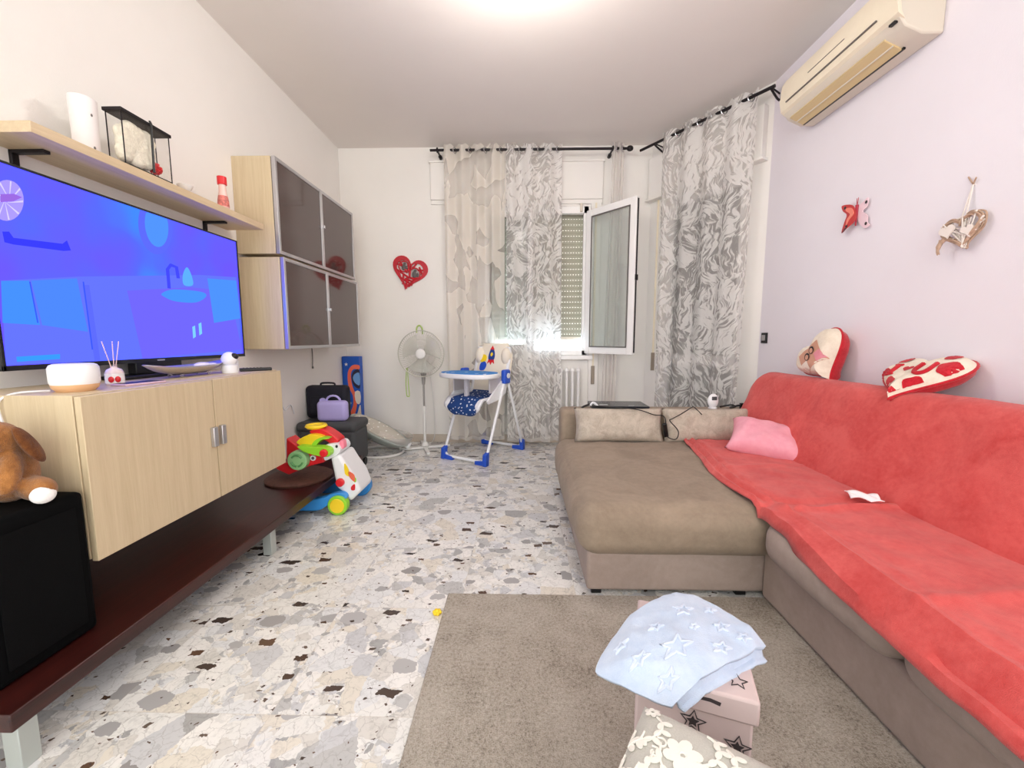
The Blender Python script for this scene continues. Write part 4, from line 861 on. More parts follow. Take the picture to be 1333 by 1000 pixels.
for nm, yo, dp in (('front_grille', -0.075, -0.03), ('rear_grille', -0.07, 0.045)):
    b = B(); tube(b, [(fx + FRr * math.cos(a), fy + yo, hz + FRr * math.sin(a)) for a in [2 * PI * k / 48 for k in range(48)]], 0.005, 6, closed=True)
    for k in range(60):
        a = 2 * PI * k / 60; p = []
        for s in range(5):
            r = 0.045 + (FRr - 0.045) * s / 4; p.append((fx + r * math.cos(a + 0.25 * (1 - s / 4)), fy + yo + dp * (1 - (r / FRr) ** 2), hz + r * math.sin(a + 0.25 * (1 - s / 4))))
        tube(b, p, 0.0012, 3)
    ring(b, (fx, fy + yo + dp * 0.6, hz), (0, 1, 0), FRr * 0.62, 0.0016, 40)
    obj(nm, b, M['grille'], t_)
b = B(); ell(b, (fx, fy - 0.105, hz), (0.048, 0.012, 0.048)); obj('hub_badge', b, M['fanw'], t_)
b = B(); tube(b, [(fx, fy + 0.16, hz - 0.04), (fx + 0.04, fy + 0.18, 0.6), (fx + 0.05, YB - 0.04, 0.25), (fx + 0.02, YB - 0.05, 0.01), (fx - 0.2, YB - 0.06, 0.008)], 0.004, 6, smooth=6); obj('power_cable', b, M['fanw'], t_)
b = B(); hk = Vector((fx - 0.02, fy - 0.03, hz + FRr))
tube(b, [hk + Vector((-0.03, 0, -0.02)), hk + Vector((-0.025, 0, 0.03)), hk + Vector((0, 0, 0.05)), hk + Vector((0.025, 0, 0.02)), hk + Vector((0.02, 0.03, -0.03))], 0.008, smooth=5)
ro = tag(obj('green_loop', b, M['greencord']), 'green cord loop hooked over the top of the fan', 'cord')
b = B(); q0 = Vector((fx - 0.165, fy + 0.0, hz - 0.14)); tube(b, [q0, q0 + Vector((-0.01, 0, -0.15)), q0 + Vector((-0.005, 0, -0.27)), q0 + Vector((0.008, 0, -0.285)), q0 + Vector((0.02, 0, -0.27)), q0 + Vector((0.012, 0, -0.12)), q0 + Vector((0.01, 0, 0.0))], 0.005, smooth=5)
tag(obj('green_lanyard', b, M['greencord']), 'long green lanyard dangling from the left of the fan grille', 'cord')

# ------------------------------------------------------------ high chair
HO = Vector((-0.34, 3.86, 0)); hf = Vector((-0.50, -0.866, 0)); hl = Vector((0.866, -0.50, 0))
MH = Matrix(((hl.x, -hf.x, 0, HO.x), (hl.y, -hf.y, 0, HO.y), (0, 0, 1, 0), (0, 0, 0, 1)))   # local x right, y back, z up
t_ = thing('high_chair', 'white and blue baby high chair with navy dotted seat and tray', 'high chair', HO)
def hp_(x, y, z): return MH @ Vector((x, y, z))
for nm, ys, yh in (('front_frame', -0.33, -0.02), ('rear_frame', 0.31, 0.03)):
    b = B(); w = 0.235
    tube(b, [hp_(-w, yh, 0.72), hp_(-w, ys * 0.96, 0.07), hp_(-w + 0.05, ys, 0.03), hp_(w - 0.05, ys, 0.03), hp_(w, ys * 0.96, 0.07), hp_(w, yh, 0.72)], 0.013, 10); fr = obj(nm, b, M['whiteplastic'], t_)
    for s in (1, -1):
        b = B(); prism(b, [hp_(s * (w + 0.018), ys * 0.90, 0.12), hp_(s * (w + 0.018), ys * 1.06, 0.10), hp_(s * (w + 0.018), ys * 1.08, 0.0), hp_(s * (w + 0.018), ys * 0.92, 0.0)], hp_(-s * 0.04, 0, 0) - hp_(0, 0, 0)); prism(b, [hp_(s * (w + 0.018), ys * 1.05, 0.0), hp_(s * (w + 0.018), ys * 1.05, 0.05), hp_(s * (w - 0.11), ys * 1.05, 0.035), hp_(s * (w - 0.11), ys * 1.05, 0.0)], hp_(0, -math.copysign(0.04, ys), 0) - hp_(0, 0, 0))
        obj('foot_cap', b, M['blue'], fr, bevel=0.006)
for s in (1, -1):
    b = B(); box(b, s * 0.235 - 0.024, s * 0.235 + 0.024, -0.05, 0.05, 0.69, 0.82, MH); hg = obj('hinge_cover', b, M['blue'], t_, bevel=0.016, bseg=3)
    b = B(); cyl(b, hp_(s * 0.26, 0, 0.765), hp_(s * 0.268, 0, 0.765), 0.024); obj('hinge_button', b, M['whiteplastic'], hg)
    b = B(); prism(b, [hp_(s * 0.225, -0.26, 0.53), hp_(s * 0.225, -0.28, 0.56), hp_(s * 0.225, -0.05, 0.72), hp_(s * 0.225, 0.05, 0.72), hp_(s * 0.225, 0.02, 0.60), hp_(s * 0.225, -0.10, 0.55)], hp_(-s * 0.02, 0, 0) - hp_(0, 0, 0)); obj('seat_bracket', b, M['whiteplastic'], t_, bevel=0.006)
def seatsurf(off, wd, m, nm, th, z_=0):
    prof = [(-0.33, 0.44), (-0.345, 0.50), (-0.30, 0.545), (-0.15, 0.55), (0.0, 0.555), (0.07, 0.60), (0.12, 0.75), (0.17, 0.92), (0.19, 1.02)]
    pr_ = [Vector((0, y, z)) for y, z in prof]
    def fn(u, v):
        f = v * (len(pr_) - 1); i = min(int(f), len(pr_) - 2); p = pr_[i].lerp(pr_[i + 1], f - i); a = 2 * u - 1
        w = wd * (1 - (0.25 * max(0, v - 0.85) / 0.15) ** 2)
        cu = 0.018 * abs(a) ** 2.5; w *= math.sqrt(max(0.02, 1 - max(0, 1 - v / 0.16) ** 2)) * 0.5 + 0.5 if v < 0.16 else 1
        return tuple(MH @ Vector((a * w, p.y - (cu if v > 0.55 else 0) - off, p.z + (cu if v <= 0.55 else 0) + off * (1 if v < 0.55 else 0))))
    b = B(); grid(b, 17, 40, fn); return obj(nm, b, m, t_, solid=th)
seatsurf(0.0, 0.20, M['whiteplastic'], 'seat_shell', 0.02)
def padpart(v0, v1, m, nm, wd=0.165):
    prof = [(-0.33, 0.44), (-0.345, 0.50), (-0.30, 0.55), (-0.15, 0.56), (0.0, 0.565), (0.07, 0.61), (0.12, 0.75), (0.17, 0.92), (0.20, 1.05)]
    pr_ = [Vector((0, y, z)) for y, z in prof]
    def fn(u, v):
        vv = v0 + (v1 - v0) * v; f = vv * (len(pr_) - 1); i = min(int(f), len(pr_) - 2); p = pr_[i].lerp(pr_[i + 1], f - i); a = 2 * u - 1
        w = wd * (1.0 if v1 < 1 else (1 + 0.1 * math.sin(PI * v)) * (1 - 0.55 * max(0, v - 0.75) * 4 * 0.5))
        if vv < 0.16: w *= math.sqrt(max(0.02, 1 - (1 - vv / 0.16) ** 2)) * 0.5 + 0.5
        pf_ = 0.030 * (1 - a ** 4)
        return tuple(MH @ Vector((a * w, p.y - (pf_ if vv > 0.5 else (pf_ if vv < 0.15 else 0)), p.z + (pf_ if 0.15 <= vv <= 0.5 else 0))))
    b = B(); grid(b, 15, 26, fn); return obj(nm, b, m, t_, solid=0.015)
padpart(0.0, 0.60, M['navydot'], 'seat_pad'); bp = padpart(0.60, 1.0, M['creamvinyl'], 'back_pad', 0.19)
for s in (1, -1):
    b = B(); ell(b, hp_(s * 0.15, 0.145, 0.93), (0.05, 0.05, 0.085)); obj('head_wing', b, M['creamvinyl'], bp)
yb_ = 0.125
def bpr(nm, pts, m, k=0, y=yb_):
    pp = [hp_(x, y + (z - 0.9) * 0.3 - 0.012, z) for x, z in pts]
    if k: pp = sm_poly(pp, k)
    b = B(); prism(b, pp, hp_(0, 0.02, 0) - hp_(0, 0, 0)); obj(nm, b, m, bp, smooth=False)
bpr('rocket_print', [(-0.01, 1.02), (-0.035, 0.97), (-0.035, 0.90), (0.025, 0.90), (0.025, 0.97)], mat('print_navy_blue', (24, 60, 140), 0.6), 4)
bpr('rocket_nose', [(-0.008, 1.035), (-0.03, 0.995), (0.02, 0.995)], M['redp'], 0, yb_ - 0.003); bpr('rocket_window', [(-0.018, 0.95), (-0.005, 0.97), (0.01, 0.95), (-0.005, 0.93)], M['yellow'], 4, yb_ - 0.003)
bpr('rocket_flame', [(-0.035, 0.90), (-0.045, 0.86), (-0.02, 0.88), (-0.005, 0.85), (0.01, 0.88), (0.035, 0.86), (0.025, 0.90)], M['redp'])
bpr('yellow_planet', [(-0.14, 0.90), (-0.12, 0.945), (-0.07, 0.94), (-0.06, 0.90), (-0.10, 0.87)], M['yellow'], 4)
bpr('blue_figure', [(-0.12, 0.86), (-0.08, 0.88), (-0.05, 0.85), (-0.07, 0.80), (-0.12, 0.80)], M['blue'], 4)
# tray
tcx = hp_(0, -0.25, 0.775)
def oval(rx, ry, n=36, p=0.75): return [(rx * math.copysign(abs(math.cos(a)) ** p, math.cos(a)), ry * math.copysign(abs(math.sin(a)) ** p, math.sin(a))) for a in [2 * PI * k / n for k in range(n)]]
b = B(); prism(b, [hp_(x, y - 0.24, 0.755) for x, y in oval(0.285, 0.185)], (0, 0, 0.042)); tr_ = obj('tray', b, M['whiteplastic'], t_, bevel=0.015, bseg=4)
b = B(); prism(b, [hp_(x, y - 0.24, 0.797) for x, y in oval(0.268, 0.168)], (0, 0, 0.006)); obj('tray_insert', b, M['traydot'], tr_, bevel=0.002)
b = B(); box(b, -0.02, 0.02, -0.30, -0.26, 0.56, 0.76, MH); obj('crotch_post', b, mat('grey_translucent', (196, 194, 200), 0.5), t_, bevel=0.008)
for s in (1, -1):
    b = B(); box(b, s * 0.20 - 0.008, s * 0.20 + 0.008, -0.22, 0.02, 0.62, 0.76, MH); obj('side_guard', b, mat('grey_side_guard', (198, 194, 198), 0.5), t_, bevel=0.006)

# ------------------------------------------------------------ sofa
SA = 1.665  # where chaise ends
t_ = sofa = thing('corner_sofa', 'taupe corner sofa with chaise along the right wall', 'sofa', (1.2, 1.5, 0))
b = bx(0.285, 1.62, SA, 2.90, 0.024, 0.20); obj('chaise_base', b, M['sofa2'], t_, bevel=0.015, bseg=3)
b = bx(1.02, 1.80, -0.45, SA - 0.004, 0.013, 0.225); obj('seat_base', b, M['sofa2'], t_, bevel=0.02, bseg=3)
b = bx(0.285, 1.86, 2.88, 3.06, 0.04, 0.60); obj('end_panel', b, M['sofa'], t_, bevel=0.035, bseg=5)
def block(name, x0, x1, y0, y1, z0, z1, m, r=0.07, puff=0.02, n=26, seed=0, par=None, wr=0.004):
    """upholstered cushion: rounded box with puffed faces"""
    cx, cy, cz = (x0 + x1) / 2, (y0 + y1) / 2, (z0 + z1) / 2; hx, hy, hz_ = (x1 - x0) / 2, (y1 - y0) / 2, (z1 - z0) / 2
    b = B()
    def cubeface(ax, s):
        def fn(u, v):
            a = math.sin((2 * u - 1) * PI / 2) if True else 2 * u - 1; c_ = math.sin((2 * v - 1) * PI / 2)
            p = [0, 0, 0]; p[ax] = s; p[(ax + 1) % 3] = a; p[(ax + 2) % 3] = c_
            q = Vector((p[0] * hx, p[1] * hy, p[2] * hz_)); inner = Vector((max(-hx + r, min(hx - r, q.x)), max(-hy + r, min(hy - r, q.y)), max(-hz_ + r, min(hz_ - r, q.z))))
            d = q - inner
            if d.length > 1e-6: q = inner + d.normalized() * r
            k = puff * (1 - a * a) * (1 - c_ * c_); w = noise.noise(Vector((q.x * 7 + seed, q.y * 7, q.z * 7))) * wr + noise.noise(Vector((q.x * 22 + seed, q.y * 22, q.z * 9))) * wr * 0.5
            nn = Vector((0, 0, 0)); nn[ax] = s; q = q + nn * (k + w * (1 - max(abs(a), abs(c_)) ** 6))
            return (cx + q.x, cy + q.y, cz + q.z)
        return fn
    for ax in (0, 1, 2):
        for s in (1, -1): grid(b, n, n, cubeface(ax, s))
    bmesh.ops.remove_doubles(b, verts=b.verts, dist=0.002)
    return obj(name, b, m, par or t_)
block('chaise_cushion', 0.245, 1.58, SA - 0.035, 2.885, 0.175, 0.405, M['sofa'], 0.085, 0.018, 40, 1.0, wr=0.008)
segs = [(1.030, SA - 0.04), (0.40, 1.026), (-0.42, 0.396)]
for i, (a, c_) in enumerate(segs): block('seat_cushion', 0.970, 1.60, a, c_, 0.205, 0.405, M['sofa2'], 0.085, 0.016, 34, 3.0 + i, wr=0.008)
# back rest profile (x, z)
BP = [(1.50, 0.22), (1.50, 0.42), (1.535, 0.55), (1.59, 0.70), (1.625, 0.79), (1.66, 0.838), (1.71, 0.852), (1.76, 0.838), (1.795, 0.78), (1.82, 0.60), (1.84, 0.30)]
def prof_at(P_, t):
    f = t * (len(P_) - 1); i = min(int(f), len(P_) - 2); p0 = P_[max(i - 1, 0)]; p1 = P_[i]; p2 = P_[i + 1]; p3 = P_[min(i + 2, len(P_) - 1)]; s = f - i
    return [0.5 * (2 * p1[k] + (p2[k] - p0[k]) * s + (2 * p0[k] - 5 * p1[k] + 4 * p2[k] - p3[k]) * s * s + (3 * p1[k] - 3 * p2[k] + p3[k] - p0[k]) * s ** 3) for k in (0, 1)]
cenx, cenz = 1.67, 0.45
def backsurf(off, y0, y1, t0, t1, wr, seed, cap=0.10):
    def fn(u, v):
        # u along the profile, v along the sofa; the two ends close over in a quarter round
        x, z = prof_at(BP, t0 + (t1 - t0) * u); L = y1 - y0; s = v; yy = y0 + L * s; k = 1.0
        e = (y1 - yy) / cap
        if e < 1: a = 1 - max(e, 0); k = 1 - 0.30 * (1 - math.sqrt(max(0, 1 - a * a)))
        x = cenx + (x - cenx) * (1 + off / 0.17) * (0.4 + 0.6 * k); z = cenz + (z - cenz) * (1 + off / 0.40) * k
        w = noise.noise(Vector((x * 3 + seed, yy * 2.6, z * 3))) * wr + noise.noise(Vector((x * 9 + seed, yy * 7, z * 9))) * wr * 0.45
        return (x - w, yy, z + w * 0.5)
    return fn
b = B(); grid(b, 30, 70, backsurf(-0.006, -0.45, 2.865, 0, 1, 0.002, 5))
bmesh.ops.holes_fill(b, edges=[e for e in b.edges if e.is_boundary]); obj('backrest', b, M['sofa'], t_)
for x, y in ((0.33, SA + 0.04), (0.95, SA + 0.04), (0.33, 3.0), (1.7, 3.0)):
    b = bx(x - 0.022, x + 0.022, y - 0.022, y + 0.022, 0.0, 0.028); obj('foot', b, M['black'], t_, bevel=0.003)

# throws
thr = B(); grid(thr, 46, 150, backsurf(0.022, -0.40, 2.91, 0.09, 0.88, 0.016, 9.0, 0.11))
tb = obj('red_throw', thr, M['red'], smooth=True, solid=0.010); tag(tb, 'coral red fleece throw covering the whole sofa backrest', 'throw')
def seat_h(x, y):
    r = 0.085; z = 0.405 + 0.014
    edge = 0.962 if y < SA - 0.02 else 0.245
    d = x - edge
    if d < r: dd = max(0.0, r - d); z -= r - math.sqrt(max(0, r * r - min(dd, r * 0.995) ** 2))
    return z
def seat_throw(u, v):
    y = -0.30 + (2.70 + 0.30) * v
    if y > SA: tt = (y - SA) / (2.70 - SA); xe = 0.965 - 0.05 * math.sin(PI * min(1, tt * 1.6)) * 0.6 + 0.115 * tt ** 1.6
    else: ny = min(1, max(0, (1.45 - y) / 0.6)); xe = 0.966 + 0.003 * math.sin(y * 9) - 0.045 * ny
    if y > SA: tt = min(1, (y - SA) / 0.05)
    x = xe + (1.555 - xe) * u
    z = seat_h(x, y)
    if SA - 0.06 < y < SA + 0.02: z -= 0.012 * (1 - abs(y - (SA - 0.02)) / 0.04)
    if u < 0.05 and y < SA: z -= (0.05 - u) * (0.25 + 0.35 * ny); x = min(x, xe + u * 0.3)
    if y > SA - 0.03 and u < 0.02: z -= 0.008
    # long folds running along the free edge
    near = math.exp(-((u - 0.10) / 0.09) ** 2)
    w = 0.012 * near * math.sin(u * 62 + 2.5 * noise.noise(Vector((y * 1.4, 0, 3)))) + 0.010 * noise.noise(Vector((x * 4, y * 3, 7))) + 0.006 * noise.noise(Vector((x * 13, y * 11, 2)))
    # cross folds
    for yf, a in ((1.58, 0.014), (1.02, 0.010), (2.12, 0.006)):
        w += a * math.exp(-((y - yf - 0.06 * (x - 1.2) ) / 0.018) ** 2) * min(1, u * 4 + 0.2)
    if y < SA and u < 0.2: w = max(w, -0.002)
    return (x, y, z + 0.020 + w)
b = B(); grid(b, 70, 220, seat_throw); st = obj('red_throw', b, M['red'], solid=0.008); tag(st, 'coral red fleece throw spread over the sofa seats', 'throw')

# cushions
def pill(name, label, m, c, sx, sy, th, Mr, seed=0, wr=0.008, pinch=0.05, n=26, pw=0.5):
    b = B(); MM = Matrix.Translation(c) @ Mr; pillow(b, sx, sy, th, MM, n, pinch, wr, 0, seed, pw); o = obj(name, b, m, smooth=True, angle=180); tag(o, label, 'cushion'); return placed(o, c)
RX_ = lambda a: Matrix.Rotation(a, 4, 'X'); RY_ = lambda a: Matrix.Rotation(a, 4, 'Y'); RZ_ = lambda a: Matrix.Rotation(a, 4, 'Z')
pill('back_cushion', 'mottled beige cushion below the laptop at the chaise head', M['linen'], (0.665, 2.765, 0.515), 0.60, 0.235, 0.15, RZ_(-0.02) @ RX_(1.25), 2.0)
pill('back_cushion', 'mottled beige cushion between the laptop cushion and the pink pillow', M['linen'], (1.262, 2.765, 0.515), 0.60, 0.235, 0.15, RZ_(0.02) @ RX_(1.25), 8.0)
pill('pink_pillow', 'small plain pink pillow leaning on the red backrest', M['pink'], (1.445, 2.385, 0.510), 0.41, 0.29, 0.15, RZ_(-0.62) @ RX_(0.50) @ RY_(0.12), 5.0, 0.012, 0.10)

# heart cushions
def heart_cushion(label, c, Mr, size, th, mf, mb, deco):
    t = thing('heart_cushion', label, 'cushion', c); H2 = heart2d(64); MM = Matrix.Translation(c) @ Mr
    def fn(s):
        def f(u, v):
            i = u * 64; a = H2[int(i) % 64]; k = v; r = k
            hgt = th / 2 * (1 - r ** 5) ** 0.5 if r < 1 else 0
            return (a[0] * size / 2 * r, a[1] * size / 2 * r, s * (hgt + 0.004 * noise.noise(Vector((a[0] * r * 5, a[1] * r * 5, s * 3.0))) * (r < 0.99)))
        return f
    b = B(); grid(b, 64, 14, fn(1), MM, closeu=True); fr_ = obj('front', b, mf, t, angle=180)
    b = B(); grid(b, 64, 14, fn(-1), MM, closeu=True); obj('back', b, mb, t, angle=180)
    b = B(); tube(b, [MM @ Vector((x * size / 2 * 1.0, y * size / 2 * 1.0, 0)) for x, y in H2], 0.006, 6, closed=True); obj('piping', b, mb, t)
    deco(fr_, MM, size, th)
def onheart(MM, size, th, x, y, lift=0.002):
    r = 0
    H2 = heart2d(64); an = math.atan2(y, x); best = min(H2, key=lambda p: abs(math.atan2(math.sin(math.atan2(p[1], p[0]) - an), math.cos(math.atan2(p[1], p[0]) - an))))
    r = math.hypot(x, y) / max(0.05, math.hypot(*best))
    if r > 0.97: x *= 0.97 / r; y *= 0.97 / r; r = 0.97
    return MM @ Vector((x * size / 2, y * size / 2, th / 2 * (1 - r ** 5) ** 0.5 + lift))
def patch(par, nm, pts, m, MM, size, th, n=6, lift=0.002):
    cx = sum(p[0] for p in pts) / len(pts); cy = sum(p[1] for p in pts) / len(pts); b = B(); N = len(pts)
    grid(b, N, n, lambda u, v: tuple(onheart(MM, size, th, cx + (pts[int(round(u * N)) % N][0] - cx) * v, cy + (pts[int(round(u * N)) % N][1] - cy) * v, lift)), closeu=True)
    obj(nm, b, m, par)
def dec1(fr_, MM, size, th):
    sq = lambda x0, x1, y0, y1, k=8: [(x0 + (x1 - x0) * i / k, y0) for i in range(k)] + [(x1, y0 + (y1 - y0) * i / k) for i in range(k)] + [(x1 - (x1 - x0) * i / k, y1) for i in range(k)] + [(x0, y1 - (y1 - y0) * i / k) for i in range(k)]
    patch(fr_, 'printed_photo', sq(-0.48, 0.42, -0.35, 0.42), M['skin'], MM, size, th, 6, 0.003)
    patch(fr_, 'photo_pink_area', sq(0.16, 0.42, -0.30, 0.02), mat('photo_pink', (222, 140, 150), 0.6), MM, size, th, 5, 0.005)
    patch(fr_, 'photo_pale_area', sq(-0.48, -0.18, -0.35, 0.0), mat('photo_pale', (232, 214, 200), 0.6), MM, size, th, 5, 0.005)
    for (x, y) in ((-0.12, 0.10), (0.12, 0.20)):
        el = [(x + 0.115 * math.cos(2 * PI * k / 16), y + 0.14 * math.sin(2 * PI * k / 16)) for k in range(16)]; patch(fr_, 'photo_dark_hair', el, M['ink'], MM, size, th, 4, 0.007)
        el = [(x + 0.075 * math.cos(2 * PI * k / 16), y - 0.03 + 0.10 * math.sin(2 * PI * k / 16)) for k in range(16)]; patch(fr_, 'photo_face', el, M['skin'], MM, size, th, 4, 0.009)
# faces the room, leaning on the wall
def basis(ex, ey):
    ex = Vector(ex).normalized(); ey = Vector(ey); ey = (ey - ex * ey.dot(ex)).normalized(); ez = ex.cross(ey)
    return Matrix(((ex.x, ey.x, ez.x, 0), (ex.y, ey.y, ez.y, 0), (ex.z, ey.z, ez.z, 0), (0, 0, 0, 1)))
heart_cushion('cream photo heart cushion with red back, upright on the sofa back', Vector((1.760, 2.425, 0.978)), basis((0.10, -0.70, 0.62), (0.18, 0.62, 0.70)), 0.35, 0.15, M['heartcream'], M['heartred'], dec1)
def dec2(fr_, MM, size, th):
    hm = fleece('deep_red_print', (176, 20, 36), (206, 50, 60), 20, 400, 0.2)
    def poly(nm, pts): patch(fr_, nm, pts, hm, MM, size, th, 5, 0.003)
    def bar(x0, y0, x1, y1, w=0.045, k=8):
        d = Vector((x1 - x0, y1 - y0)).normalized(); n = Vector((-d.y, d.x)) * w / 1.0
        a = [(x0 + (x1 - x0) * i / k + n.x, y0 + (y1 - y0) * i / k + n.y) for i in range(k + 1)]; c_ = [(x1 + (x0 - x1) * i / k - n.x, y1 + (y0 - y1) * i / k - n.y) for i in range(k + 1)]; return a + c_
    def strip(nm, pts, w):   # lettering stroke laid over the cushion
        b = B(); P3 = [onheart(MM, size, th, x, y, 0.004) for x, y in pts]; tube(b, P3, w, 6, smooth=3); obj(nm, b, hm, fr_)
    strip('letter_i', [(-0.52, 0.26), (-0.34, 0.26)], 0.006); strip('letter_i', [(-0.43, 0.26), (-0.43, -0.12)], 0.009); strip('letter_i', [(-0.52, -0.12), (-0.34, -0.12)], 0.006)
    poly('small_heart', [(-0.12 + x * 0.13, 0.08 + y * 0.13) for x, y in heart2d(24)])
    strip('letter_u', [(0.12, 0.28), (0.12, 0.02), (0.17, -0.10), (0.27, -0.14), (0.37, -0.10), (0.42, 0.02), (0.42, 0.28)], 0.009)
    for x, y, s in ((-0.72, 0.02, 0.17), (-0.30, -0.48, 0.24), (0.72, 0.16, 0.22), (0.36, -0.46, 0.22), (0.02, -0.80, 0.16), (-0.50, 0.56, 0.16), (0.50, 0.62, 0.15)):
        poly('rose_print', [(x + s * (1 + 0.08 * math.sin(5 * a)) * math.cos(a), y + s * (1 + 0.08 * math.sin(5 * a)) * math.sin(a)) for a in [2 * PI * k / 24 for k in range(24)]])
heart_cushion('flattened white and red heart cushion lettered I U, lying on the sofa back', Vector((1.735, 1.835, 0.918)), basis((0.10, -0.98, 0.10), (0.74, 0.12, 0.46)), 0.36, 0.10, M['heartcream'], M['heartred'], dec2)

# tissue on seat
b = B(); tp = Vector((1.385, 1.64, 0.455)); grid(b, 14, 10, lambda u, v: (tp.x + (u - 0.5) * 0.085 + 0.02 * v, tp.y + (v - 0.5) * 0.06 - 0.06 * (u - 0.5), tp.z + 0.012 * abs(math.sin(u * 5 + v * 3)) + 0.008 * v))
tag(placed(obj('paper_tissue', b, mat('tissue_white_two', (246, 236, 238), 0.9), solid=0.003), tp), 'crumpled white tissue on the red seat throw', 'tissue')

# laptop on the end panel
t_ = thing('laptop', 'closed black laptop lying on the end panel of the sofa', 'laptop', (0.70, 2.97, 0.60))
ML = Matrix.Translation((0.71, 3.0, 0.602)) @ RZ_(-0.03)
b = B(); box(b, -0.20, 0.20, -0.125, 0.125, 0, 0.014, ML); obj('base', b, M['black'], t_, bevel=0.004)
b = B(); box(b, -0.20, 0.20, -0.125, 0.125, 0.0145, 0.024, ML); ld = obj('lid', b, mat('laptop_lid', (34, 38, 46), 0.25), t_, bevel=0.003)
b = B(); box(b, 0.06, 0.10, -0.10, -0.08, 0.024, 0.0245, ML); box(b, -0.14, -0.08, -0.07, -0.03, 0.024, 0.0245, ML); obj('sticker', b, M['alu'], ld, smooth=False)
b = B(); tube(b, [(0.50, 2.92, 0.625), (0.515, 2.915, 0.645), (0.54, 2.915, 0.632), (0.56, 2.91, 0.605)], 0.008, smooth=4); tag(obj('white_strap', b, M['whiteplastic']), 'short white plastic clip at the left end of the laptop', 'clip')
b = B(); tube(b, [(0.52, 2.95, 0.63), (0.44, 2.88, 0.62), (0.40, 2.79, 0.58), (0.392, 2.77, 0.53)], 0.008, smooth=5)
tube(b, [(0.50, 2.86, 0.632), (0.62, 2.755, 0.640), (0.78, 2.72, 0.63), (0.88, 2.70, 0.60), (0.945, 2.69, 0.59), (0.955, 2.67, 0.52), (0.965, 2.67, 0.46), (1.01, 2.64, 0.45), (1.03, 2.66, 0.50), (0.985, 2.69, 0.56), (1.0, 2.69, 0.575), (1.06, 2.69, 0.61), (1.14, 2.73, 0.645), (1.17, 2.76, 0.64), (1.20, 2.71, 0.60)], 0.0035, 6, smooth=6)
tag(obj('charger_cable', b, M['black']), 'black charger cable looping over the beige cushions', 'cable')
b = B(); MA = Matrix.Translation((0.955, 2.685, 0.50)) @ RX_(0.25) @ RY_(-0.25); box(b, -0.014, 0.014, -0.01, 0.01, -0.05, 0.05, MA)
tag(placed(obj('power_adapter', b, M['black'], bevel=0.005), (0.955, 2.685, 0.45)), 'black charger brick wedged between the two beige cushions', 'adapter')
# baby monitor
c_ = (1.385, 2.96, 0.60); t_ = thing('baby_monitor', 'white egg-shaped baby monitor standing on the sofa end panel', 'baby monitor', c_)
b = B(); ell(b, (c_[0], c_[1], 0.655), (0.038, 0.022, 0.052)); lathe(b, [(0, 0), (0.03, 0), (0.03, 0.008), (0, 0.012)], c_); obj('body', b, M['whiteplastic'], t_)
b = B(); box(b, c_[0] - 0.018, c_[0] + 0.018, c_[1] - 0.024, c_[1] - 0.018, 0.662, 0.688); obj('display', b, M['charcoal'], t_, bevel=0.004)
b = B(); tube(b, [(1.44, 2.96, 0.612), (1.48, 2.97, 0.618), (1.52, 2.96, 0.625), (1.55, 2.97, 0.612), (1.50, 2.94, 0.61), (1.56, 2.94, 0.625), (1.60, 2.96, 0.612)], 0.007, smooth=5); box(b, 1.575, 1.60, 2.94, 2.96, 0.60, 0.64)
tag(obj('plug_cable', b, M['black']), 'small black plug and cable bundle right of the baby monitor', 'cable')

# ------------------------------------------------------------ wall decorations
c_ = at(1114, 282, x=XR - 0.01); t_ = thing('butterfly_decoration', 'orange-red and pink butterfly ornament on the right wall', 'ornament', (XR, c_.y, c_.z))
def wing(nm, pix, m, x, z0=0, k=4):
    pts = [at(1070 + a / 5.0, 220 + b_ / 5.0, x=x) for a, b_ in pix]; pts = [Vector((x, p.y, p.z)) for p in sm_poly(pts, k)]
    b = B(); prism(b, pts, (-0.004, 0, 0)); return obj(nm, b, m, t_, bevel=0.001)
w1_ = wing('front_wing', [(135, 240), (200, 235), (222, 280), (215, 340), (165, 385), (130, 418), (148, 350), (165, 300), (140, 275)], mat('butterfly_red', (196, 60, 60), 0.5), XR - 0.03)
wing('wing_inset', [(160, 258), (195, 255), (210, 290), (180, 330), (160, 370), (165, 330), (185, 295), (160, 275)], mat('butterfly_orange', (244, 140, 120), 0.5), XR - 0.034)
wing('wing_dark_tip', [(130, 418), (150, 385), (160, 390)], mat('butterfly_dark', (96, 30, 44), 0.5), XR - 0.035, k=2)
w2_ = wing('rear_wing', [(235, 250), (270, 215), (305, 185), (300, 240), (270, 275), (300, 300), (300, 345), (315, 365), (280, 385), (245, 350), (230, 300)], mat('butterfly_pink', (240, 210, 218), 0.5), XR - 0.012)
for a, b__ in (((288, 215)), ((285, 355)), ((150, 255)), ((158, 372))):
    xx = XR - (0.017 if a > 200 else 0.036); p = at(1070 + a / 5.0, 220 + b__ / 5.0, x=xx); b = B(); ell(b, (xx, p.y, p.z), (0.002, 0.008, 0.009), seg=10, rings=6); obj('wing_spot', b, M['ink'], t_)
pts = [at(1070 + a / 5.0, 220 + b_ / 5.0, x=XR - 0.022) for a, b_ in ((228, 235), (225, 300), (218, 370))]; b = B(); tube(b, pts, lambda t: 0.008 - 0.005 * t, 8)
pts = [at(1070 + a / 5.0, 220 + b_ / 5.0, x=XR - 0.022) for a, b_ in ((228, 240), (235, 210), (238, 185))]; tube(b, pts, 0.0015, 5); pts = [at(1070 + a / 5.0, 220 + b_ / 5.0, x=XR - 0.022) for a, b_ in ((228, 240), (228, 212), (228, 192))]; tube(b, pts, 0.0015, 5); obj('butterfly_body', b, mat('butterfly_crimson', (170, 20, 50), 0.4), t_)

